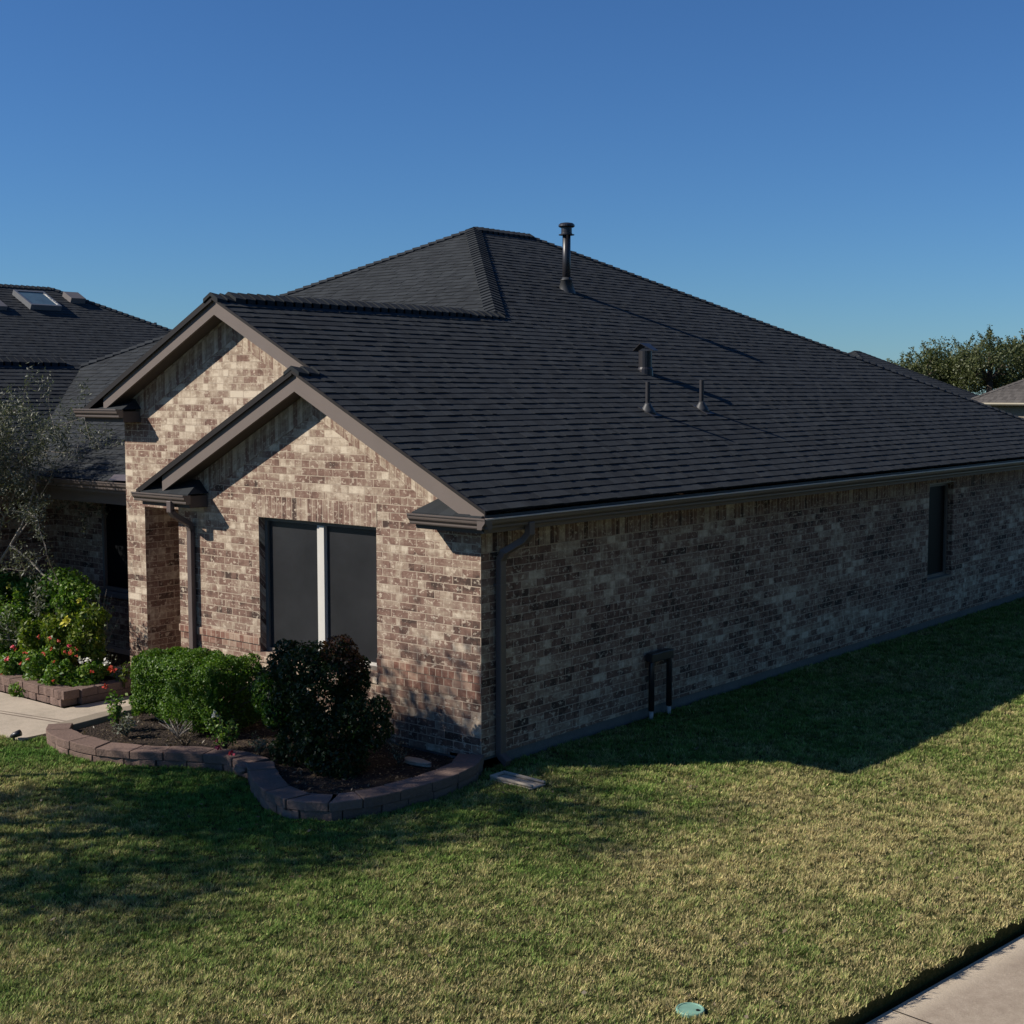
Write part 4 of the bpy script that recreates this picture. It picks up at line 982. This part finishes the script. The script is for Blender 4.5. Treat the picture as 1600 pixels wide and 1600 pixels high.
# big dark shrub in front of the window
big = [lump(487, 1058, -1.0, .38, .40), lump(462, 1040, -.9, .26, .28), lump(440, 1095, -1.0, .24, .26), lump(425, 1070, -.85, .20, .24), lump(538, 1055, -.95, .24, .30), lump(562, 1120, -1.0, .26, .24), lump(515, 1130, -1.0, .40, .36), lump(585, 1140, -.9, .17, .19), lump(470, 1175, -1.05, .26, .26), lump(530, 1185, -1.05, .32, .24), lump(500, 1100, -.8, .35, .4), lump(505, 1075, -1.05, .36, .42)]
bush('evergreen_shrub', 'large dark evergreen shrub with a rusty red top in front of the window', 'shrub', (-1.1, -.98, .07), big, 30000, 'dark_leaf', .042, .024, jit=.85, shell=.72, extra=([lump(530, 1020, -1.0, .17, .17), lump(548, 1045, -1.0, .13, .17)], 1300, 'rust_leaf', .04, .024))
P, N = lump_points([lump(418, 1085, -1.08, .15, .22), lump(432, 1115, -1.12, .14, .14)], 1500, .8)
sh_ = bpy.data.objects['evergreen_shrub']; quads_obj('sunlit_foliage', leaves_np(P, N, .036, .022, .8), 4, M['box'], sh_)  # sunlight on the left lobe painted as brighter leaves
# small plants in the rose bed
def twig_plant(name, label, cat, base, h, n, leafm, L, W, flowers=(), seed=1, spread=.5, per=14, stemm='bark', group=None):
    rr = random.Random(seed); root = empty(name, base, label, cat, group); s = MB(); P = []
    for i in range(n):
        a = rr.uniform(0, 6.28); tip = Vector(base) + Vector((math.cos(a) * h * spread * rr.random(), math.sin(a) * h * spread * rr.random(), h * rr.uniform(.55, 1)))
        b0 = Vector(base); m1 = b0.lerp(tip, .5) + Vector((rr.uniform(-.03, .03), rr.uniform(-.03, .03), .02))
        s.tube([b0, m1, tip], [.006, .004, .002], 5)
        for q in range(per):
            t = rr.uniform(.25, 1); c = b0.lerp(m1, t * 2) if t < .5 else m1.lerp(tip, t * 2 - 1); P.append(c + Vector([rr.gauss(0, .022) for _ in range(3)]))
    s.build('stem', M[stemm], root)
    P = np.array([tuple(p) for p in P]); quads_obj('foliage', leaves_np(P, np.tile([0, -.3, .8], (len(P), 1)), L, W, .8), 4, M[leafm], root)
    for mt, p, size in flowers:
        k = 14; p = np.array(p, float); PP = p[None] + rng.normal(0, size * .28, (k, 3)); quads_obj('flower', leaves_np(PP, PP - p + np.array([.1, -.2, .3]) * size, size * .7, size * .6, .3), 4, M[mt], root)
    return root
twig_plant('rose_bush', 'sparse rose bush with one dark red bloom near the walkway curb', 'rose bush', (-3.75, -1.45, .08), .42, 11, 'mid_leaf', .045, .030, [('red_petal', (-3.93, -1.47, .52), .045)], 3, .42, 20)
twig_plant('rose_bush', 'rose bush at the hedge foot with white and pink blooms', 'rose bush', (-2.25, -1.25, .08), .36, 16, 'mid_leaf', .04, .028, [('white_petal', (-2.35, -1.30, .43), .055), ('pink_petal', (-2.0, -1.52, .20), .05), ('pink_petal', (-1.85, -1.50, .17), .045), ('pink_petal', (-2.12, -1.45, .24), .03)], 4, .55, 22)
twig_plant('leafy_plant', 'low green leafy plant at the foot of the red flowered rose', 'plant', (-3.45, -1.55, .08), .22, 14, 'olive_leaf', .04, .022, (), 9, .9, 18)
twig_plant('dry_plant', 'dry pale twiggy plant in the middle of the rose bed', 'plant', (-3.0, -1.25, .08), .22, 26, 'dry_leaf', .022, .008, (), 5, 1.3, 6, 'bark_pale')
twig_plant('dry_plant', 'low brown withered plant between dry twigs and hedge', 'plant', (-2.6, -1.45, .08), .18, 22, 'dry_leaf', .024, .010, (), 6, 1.2, 10)
twig_plant('leafy_plant', 'pale grey green seedling beside the left of the dark shrub', 'plant', (-1.85, -1.15, .08), .20, 12, 'grey_leaf', .035, .016, (), 7, .8, 14)
twig_plant('leafy_plant', 'small grey green plant right of the dark shrub near the brick wall', 'plant', (-.55, -.55, .08), .26, 12, 'olive_leaf', .035, .016, (), 8, .8, 14)
# mulch debris: short sticks and leaves lying about
P = np.column_stack([rng.uniform(-4.2, 0, 2600), rng.uniform(-1.95, -.05, 2600), rng.uniform(.078, .095, 2600)]); P = P[inside(P, bedR)]
o = quads_obj('leaf_litter', leaves_np(P, np.tile([0, 0, 1.0], (len(P), 1)), .045, .014, .35), 4, M['dry_leaf']); tag(o, 'dry leaves and bark chips scattered over the front bed', 'leaf litter', kind='stuff')

P = np.column_stack([rng.uniform(-5, 5.2, 420), rng.uniform(-6, 2, 420), rng.uniform(.022, .04, 420)]); P = P[~inside(P, wallR) & (P[:, 1] < np.where(P[:, 0] < .1, -2.3, 3))]
o = quads_obj('fallen_leaves', leaves_np(P, np.tile([0, 0, 1.0], (len(P), 1)), .045, .022, .4), 4, M['dry_leaf']); tag(o, 'a few dry fallen leaves lying on the mown grass', 'fallen leaves', kind='stuff')
# planter bushes at the far left
l1 = [lump(100, 985, -.55, .30, .28), lump(60, 1000, -.6, .28, .28), lump(135, 1000, -.5, .26, .28), lump(80, 1025, -.55, .28, .22), lump(145, 965, -.45, .18, .2)]
bush('lime_shrub', 'yellow green leafy shrub in the middle of the planter', 'shrub', (l1[1][0], l1[1][1], .1), l1, 6500, 'yellow_leaf', .060, .034, shell=.5, flowers=[('yellow_petal', [pt(104, 970, -.95), pt(101, 973, -.95)], .07)])
l2 = [lump(10, 985, -.5, .38, .36), lump(-30, 960, -.4, .42, .4), lump(20, 1030, -.5, .32, .3)]
bush('green_shrub', 'deep green glossy shrub at the left end of the planter', 'shrub', (l2[2][0], l2[2][1], .1), l2, 7500, 'mid_leaf', .062, .036, shell=.5)
l3 = [lump(55, 925, .1, .36, .24), lump(95, 915, .15, .34, .20), lump(120, 935, .1, .28, .26), lump(15, 915, .1, .30, .2)]
bush('tall_shrub', 'taller loose shrub with lit green tips standing behind the lime one', 'shrub', (l3[1][0], l3[1][1], .1), l3 + [lump(80, 970, .1, .4, .34)], 7500, 'mid_leaf', .062, .034, shell=.45, flowers=[('yellow_petal', [pt(14, 915, -.3)], .05), ('yellow_petal', [pt(125, 938, -.3)], .045)])
l4 = [lump(25, 1040, -.85, .24, .22), lump(65, 1045, -.85, .26, .24), lump(95, 1060, -.85, .24, .22), lump(50, 1075, -.95, .26, .16), lump(5, 1065, -.9, .22, .18)]
fl_px = [(20, 1010), (24, 1015), (60, 995), (78, 997), (92, 1001), (109, 1010), (40, 1020), (67, 1020), (70, 1021), (101, 1018), (108, 1020), (111, 1021), (12, 1028), (44, 1030), (85, 1035), (32, 1037), (80, 1013), (120, 1025), (143, 1050), (83, 1064), (4, 1054), (120, 1014)]
bush('flowering_bush', 'low bush with many small red flowers at the front of the planter', 'flowering bush', (l4[1][0], l4[1][1], .1), l4, 6500, 'mid_leaf', .048, .030, shell=.5, flowers=[('red_petal', [pt(a, b_, -1.12) for a, b_ in fl_px[:16]], .028), ('pink_petal', [pt(108, 1009, -1.12), pt(22, 1012, -1.12), pt(10, 1030, -1.1)], .045), ('red_petal', [pt(a, b_, -1.05) for a, b_ in fl_px[16:]], .028)])
l5 = [lump(140, 1055, -.62, .17, .15), lump(120, 1070, -.75, .2, .14), lump(160, 1045, -.45, .12, .10)]
bush('flowering_bush', 'small low bush with white blossoms right of the red flowered one', 'flowering bush', (l5[0][0], l5[0][1], .1), l5, 2400, 'mid_leaf', .05, .032, shell=.4, flowers=[('white_petal', [pt(137, 1031, -.8), pt(126, 1032, -.8), pt(165, 1035, -.6)], .05)])
p = pt(150, 1010, .15)
twig_plant('grey_shrub', 'thin grey leaved shrub reaching over the dark porch window', 'shrub', (p.x, p.y, .12), 1.02, 16, 'grey_leaf', .060, .030, (), 12, .36, 20, 'bark_pale')
p = pt(190, 1055, -.35)
twig_plant('leafy_plant', 'small yellow green plant with a dark red bloom against the brick pillar', 'plant', (p.x, p.y, .11), .34, 9, 'yellow_leaf', .06, .03, [('red_petal', pt(172, 1045, -.5), .06), ('red_petal', pt(178, 1048, -.5), .05)], 13, .45, 12)

# ---------------------------------------------------------------- trees
def tree(name, label, base, height, crown, leafm, barkm, nleaf, L, W, seed=1, levels=4, r0=.08, group=None, fork=3, tipn=12, spread=.55, trunk_h=.3, loose=.05):
    rr = random.Random(seed); root = empty(name, base, label, 'tree', group); tips = []; segs = MB(); tr = MB()
    cx, cy, cz, rx, ry, rz = crown
    def grow(p, d, r, l, lev):
        pts = [p]; q = p
        for k in range(3):
            d = (d + Vector([rr.uniform(-.22, .22) for _ in range(3)])).normalized(); q = q + d * l / 3; pts.append(q)
        segs.tube(pts, [r, r * .88, r * .76, r * .62], 6 if lev < 3 else 4, cap=False)
        if lev >= 2: tips.extend([(pts[2], d), (pts[3], d)])
        if lev >= levels: return
        for k in range(fork if lev < levels - 1 else fork + 1):
            a = Vector([rr.gauss(0, 1) for _ in range(3)]); a = (a - d * a.dot(d)).normalized()
            tgt = Vector((cx + rr.uniform(-1, 1) * rx, cy + rr.uniform(-1, 1) * ry, cz + rr.uniform(-.8, 1) * rz)) - q
            nd = (d * .6 + a * spread + tgt.normalized() * .55).normalized()
            grow(q, nd, r * .60, l * rr.uniform(.62, .85), lev + 1)
    b0 = Vector(base); top = b0 + Vector((rr.uniform(-.1, .1), rr.uniform(-.1, .1), height * trunk_h))
    tr.tube([b0 - Vector((0, 0, .1)), b0.lerp(top, .5) + Vector((.03, .02, 0)), top], [r0 * 1.3, r0 * 1.05, r0], 10); tr.build('trunk', M[barkm], root, smooth=True)
    for k in range(4):
        a = k * 1.57 + rr.uniform(-.4, .4); grow(top - Vector((0, 0, .05)), Vector((math.cos(a) * .6, math.sin(a) * .6, 1)).normalized(), r0 * .65, height * .30, 1)
    segs.build('branches', M[barkm], root)
    T = np.array([tuple(t[0]) for t in tips]); D = np.array([tuple(t[1]) for t in tips])
    k = rng.integers(0, len(T), nleaf); P = T[k] + D[k] * rng.uniform(-.25, .25, (nleaf, 1)) * .5 + rng.normal(0, loose, (nleaf, 3))
    quads_obj('crown', leaves_np(P, np.tile([0, 0, .5], (nleaf, 1)), L, W, 1.0), 4, M[leafm], root)
    return root
tree('olive_tree', 'sparse grey green tree with pale twigs at the left edge of the photo', (-8.8, -.15, 0), 3.9, (-8.45, -.15, 2.5, 1.25, .5, 1.3), 'olive_leaf', 'bark_pale', 30000, .058, .017, seed=14, levels=5, r0=.042, fork=3, trunk_h=.22, spread=.8, loose=.045)
tree('shade_tree', 'broad leafy tree in the front lawn left of the view, shading the bed', (-5.6, -7.6, 0), 6.0, (-5.2, -7.2, 4.4, 1.5, 1.6, 1.5), 'shade_leaf', 'bark', 16500, .095, .055, seed=5, levels=5, r0=.11, fork=3, trunk_h=.34, spread=.8, loose=.12)

tree('young_tree', 'young thin crowned tree in the front lawn left of the view, dappling the wall corner', (-4.95, -4.75, 0), 2.5, (-4.85, -4.6, 4.1, .45, .45, .4), 'shade_leaf', 'bark', 1500, .08, .05, seed=8, levels=4, r0=.04, fork=3, trunk_h=1.35, spread=.7, loose=.08)
for k_, (x_, y_, h_) in enumerate(((11.5, 1.5, 9.0), (11.8, 6.5, 9.5), (11.0, 11.5, 10.0), (9.5, 16.8, 10.0), (14.0, -3.5, 9.0))):  # unseen trees added to keep sky light off the shaded side wall
    cr_ = [(x_ + rng.uniform(-1.2, 1.6), y_ + rng.uniform(-2.0, 2.0), h_ * .55 + rng.uniform(-3.2, 3.4), 1.6, 1.8, 1.5) for _ in range(18)]
    rt_ = empty('sky_block_tree', (x_, y_, -.16), ('third', 'fourth', 'fifth', 'second', 'nearest')[k_] + ' unseen leafy tree right of the view, added to darken the side wall', 'tree', 'unseen trees added to block sky light')
    t_ = MB(); t_.tube([(x_, y_, -.3), (x_ + .05, y_, h_ * .35), (x_, y_ + .1, h_ * .6)], [.2, .16, .08], 10); t_.build('trunk', M['bark'], rt_, smooth=True)
    P, N = lump_points(cr_, 9000, .6); quads_obj('crown', leaves_np(P, N, .20, .13, .9), 4, M['shade_leaf'], rt_)

# ---------------------------------------------------------------- neighbouring houses
def along(px, py, D):
    f = 2170.0; th = R(5.0); az = R(39.8); h = Vector((-math.sin(az), math.cos(az), 0)); r = Vector((math.cos(az), math.sin(az), 0)); up = Vector((0, 0, 1))
    d = (h * math.cos(th) - up * math.sin(th)) + r * ((px - 800) / f) + (h * math.sin(th) + up * math.cos(th)) * ((800 - py) / f)
    return CAM + d * (D / d.dot(h))
def hip_house(name, label, x0, x1, y0, y1, ez, mat, wall, e=.30, gut='gutter', only=None, group=None):
    """hipped roof on a rectangle; ridge along the longer side"""
    root = empty(name, ((x0 + x1) / 2, (y0 + y1) / 2, 0), label, 'house', group)
    wx, wy = x1 - x0, y1 - y0; m_ = MB(); cp_ = MB(); g5 = .5
    if wy >= wx:
        h = wx / 2; rz = ez + h * g5; a, b_ = Vector(((x0 + x1) / 2, y0 + h, rz)), Vector(((x0 + x1) / 2, y1 - h, rz)); mx = (x0 + x1) / 2
        faces = [([(x1, y0), (x1, y1), (mx, y1 - h), (mx, y0 + h)], lambda x, y: ez - g5 * (x - x1), (1, 0)), ([(x0, y1), (x0, y0), (mx, y0 + h), (mx, y1 - h)], lambda x, y: ez + g5 * (x - x0), (-1, 0)),
                 ([(x0, y0), (x1, y0), (mx, y0 + h)], lambda x, y: ez + g5 * (y - y0), (0, -1)), ([(x1, y1), (x0, y1), (mx, y1 - h)], lambda x, y: ez - g5 * (y - y1), (0, 1))]
    else:
        h = wy / 2; rz = ez + h * g5; my = (y0 + y1) / 2; a, b_ = Vector((x0 + h, my, rz)), Vector((x1 - h, my, rz))
        faces = [([(x1, y0), (x1, y1), (x1 - h, my)], lambda x, y: ez - g5 * (x - x1), (1, 0)), ([(x0, y1), (x0, y0), (x0 + h, my)], lambda x, y: ez + g5 * (x - x0), (-1, 0)),
                 ([(x0, y0), (x1, y0), (x1 - h, my), (x0 + h, my)], lambda x, y: ez + g5 * (y - y0), (0, -1)), ([(x1, y1), (x0, y1), (x0 + h, my), (x1 - h, my)], lambda x, y: ez - g5 * (y - y1), (0, 1))]
    for q, f_, dn in faces:
        sheet(m_, q, f_, 0.012)
        if dn in ((1, 0), (0, -1)): shingles(m_, [q], f_, dn, e=e, seed=31)
    rf_ = m_.build('roof', M[mat], root, attr=True)
    for (px_, py_) in ((x0, y0), (x1, y0), (x1, y1), (x0, y1)):
        p = Vector((px_, py_, ez)); t = min((a, b_), key=lambda q: (q - p).length); d_ = t - p
        caps(cp_, p, t, hv(dR if px_ == x1 else dL, d_), hv(dF if py_ == y0 else dB, d_), w=.16, e=e)
    caps(cp_, a, b_, dR if wy >= wx else dF, dL if wy >= wx else dB, w=.16, e=e)
    cp_.build('ridge_cap', M[mat], rf_, attr=True)
    w_ = MB(); w_.box(x0 + .5, x1 - .5, y0 + .5, y1 - .5, -.1, ez - .12); w_.build('wall', M[wall], root)
    s_2 = MB(); s_2.box(x0 + .05, x1 - .05, y0 + .05, y1 - .05, ez - .14, ez - .10); s_2.build('soffit', M['soffit'], root)
    g_ = MB()
    for p, q, o_ in (((x1 - .03, y0, ez - .12), (x1 - .03, y1, ez - .12), (1, 0, 0)), ((x0, y0 + .03, ez - .12), (x1, y0 + .03, ez - .12), (0, -1, 0))):
        g_.extrude([(0, 0), (.06, 0), (.11, .06), (.11, .12), (0, .12)], p, q, o_)
    g_.build('gutter', M[gut], root)
    return root
NX1 = -18.0   # eave of the left neighbour's right slope
nz = 2.46
NH = hip_house('neighbour_house', 'neighbouring house with dark roof, skylight and box vent, at the left edge', -33.7, NX1, -1.5, 19.6, nz, 'shingle', 'stucco', e=.16)
NA = lambda x, y: nz - .5 * (x - NX1)
def on_slope(px, py):
    # ray to plane z = nz - .5 (x - NX1)
    a = along(px, py, 1.0) - CAM; t = (nz + .5 * NX1 - CAM.z - .5 * CAM.x) / (a.z + .5 * a.x); return CAM + a * t
def slope_box(name, mat, quad_px, h, parent, inset=0.0, lift=0.0):
    n = Vector((.5, 0, 1)).normalized(); q = [on_slope(*p) for p in quad_px]
    lo = [p + n * lift for p in q]; hi = [p + n * (h + lift) for p in q]; m_ = MB(); m_.hexa(lo + hi); return m_.build(name, M[mat], parent)
c0, c1, c2, c3 = on_slope(25, 461), on_slope(47, 484), on_slope(90, 484), on_slope(70, 466)
yb0, yb1 = min(c0.y, c1.y), max(c2.y, c3.y); xb0, xb1 = min(c0.x, c3.x), max(c1.x, c2.x); n5 = Vector((.5, 0, 1)).normalized()
def sbox(name, mat, xa, xb, ya, yb, h0, h1, parent):
    P = [Vector((x, y, NA(x, y))) for x, y in ((xa, ya), (xb, ya), (xb, yb), (xa, yb))]; m_ = MB(); m_.hexa([p + n5 * h0 for p in P] + [p + n5 * h1 for p in P]); return m_.build(name, M[mat], parent)
sk = sbox('skylight', 'alu', xb0, xb1, yb0, yb1, 0, .10, NH)
for i, (xa, xb, ya, yb) in enumerate(((xb0, xb1, yb0, yb0 + .06), (xb0, xb1, yb1 - .06, yb1), (xb0, xb0 + .06, yb0 + .06, yb1 - .06), (xb1 - .06, xb1, yb0 + .06, yb1 - .06))): sbox('skylight_frame', 'alu', xa, xb, ya, yb, .101, .15, sk)
sbox('skylight_pane', 'skylight', xb0 + .06, xb1 - .06, yb0 + .06, yb1 - .06, .101, .13, sk)
v0, v1 = on_slope(92, 463), on_slope(120, 473)
sbox('roof_vent', 'vent_plastic', v0.x, v0.x + .38, v0.y + .1, v0.y + .55, 0, .15, NH)
q = on_slope(-3, 474); sbox('roof_vent', 'vent_plastic', q.x, q.x + .4, q.y - .4, q.y, 0, .12, NH)
q = along(243, 515, 40.0); m_ = MB(); m_.lathe((q.x, q.y, q.z - .6), [(.04, 0), (.04, .8)], 8); m_.build('vent_pipe', M['black_metal'], NH)

# far houses on the right
q = along(1516, 612, 70); e0 = along(1545, 629, 66)
ezr = 3.02
hx0 = along(1500, 620, 72)
root = hip_house('neighbour_house', 'neighbouring house with brown grey roof and beige gutter, at the right edge', e0.x - 1.6, e0.x + 17, e0.y + .6, e0.y + 13, ezr, 'shingle_old', 'stucco', e=.3, gut='beige_gutter')
q = along(1341, 549, 80)
root = hip_house('neighbour_house', 'distant house of which only a dark roof peak shows above the ridge line', q.x - 7.2, q.x + 7.4, q.y - 8, q.y + 7.2, q.z - 3.66, 'shingle', 'stucco', e=.3)

# oaks beyond
def far_tree(px, py, D, rx, rz, seed, label):
    c = along(px, py, D); rr = random.Random(seed); r_ = np.random.default_rng(seed)
    root = empty('oak_tree', (c.x, c.y, 0), label, 'tree', 'oaks beyond the houses')
    t = MB(); t.tube([(c.x, c.y, -.1), (c.x + .1, c.y, c.z - rz * .5)], [.28, .2], 10); t.build('trunk', M['bark'], root, smooth=True)
    b_ = MB(); lumps = []
    for k in range(15):
        d = Vector([rr.gauss(0, 1) for _ in range(3)]).normalized(); p = c + Vector((d.x * rx * .8, d.y * rx * .8, d.z * rz * .8)); s = rr.uniform(.30, .55) * rz
        lumps.append((p.x, p.y, p.z, s * 1.25, s * 1.25, s)); b_.tube([c - Vector((0, 0, rz * .5)), c.lerp(p, .5), p], [.12, .07, .03], 5)
    b_.build('branches', M['bark'], root)
    n = 9000; L = np.array(lumps); k = r_.integers(0, len(L), n); d = r_.normal(0, 1, (n, 3)); d /= np.linalg.norm(d, axis=1, keepdims=True)
    P = L[k, :3] + d * L[k, 3:] * (r_.random((n, 1)) ** .45) * 1.05
    # sprays that stick out of the outline
    ns = 60; sp_ = L[r_.integers(0, len(L), ns)]; sd_ = r_.normal(0, 1, (ns, 3)) + [0, 0, .7]; sd_ /= np.linalg.norm(sd_, axis=1, keepdims=True)
    q_ = r_.integers(0, ns, 2600); P2 = sp_[q_, :3] + sd_[q_] * sp_[q_, 3:] * r_.uniform(.8, 1.75, (2600, 1)) + r_.normal(0, .07, (2600, 3))
    P = np.vstack([P, P2]); quads_obj('crown', leaves_np(P, P - np.array(c), .17, .09, 1.0 * rx), 4, M['oak_leaf'], root)
far_tree(1440, 585, 88, 1.9, 1.35, 1, 'leftmost of the oaks beyond the roofs, lower and rounder')
far_tree(1485, 572, 90, 2.0, 1.75, 2, 'second oak from the left beyond the roofs, with a spiky top')
far_tree(1545, 575, 86, 2.3, 1.65, 3, 'broad oak behind the edge of the brown grey roof')
far_tree(1605, 575, 88, 2.4, 1.75, 4, 'oak above the brown grey roof at the right edge of the photo')
far_tree(1660, 580, 90, 2.4, 1.6, 5, 'oak past the right edge of the photo')
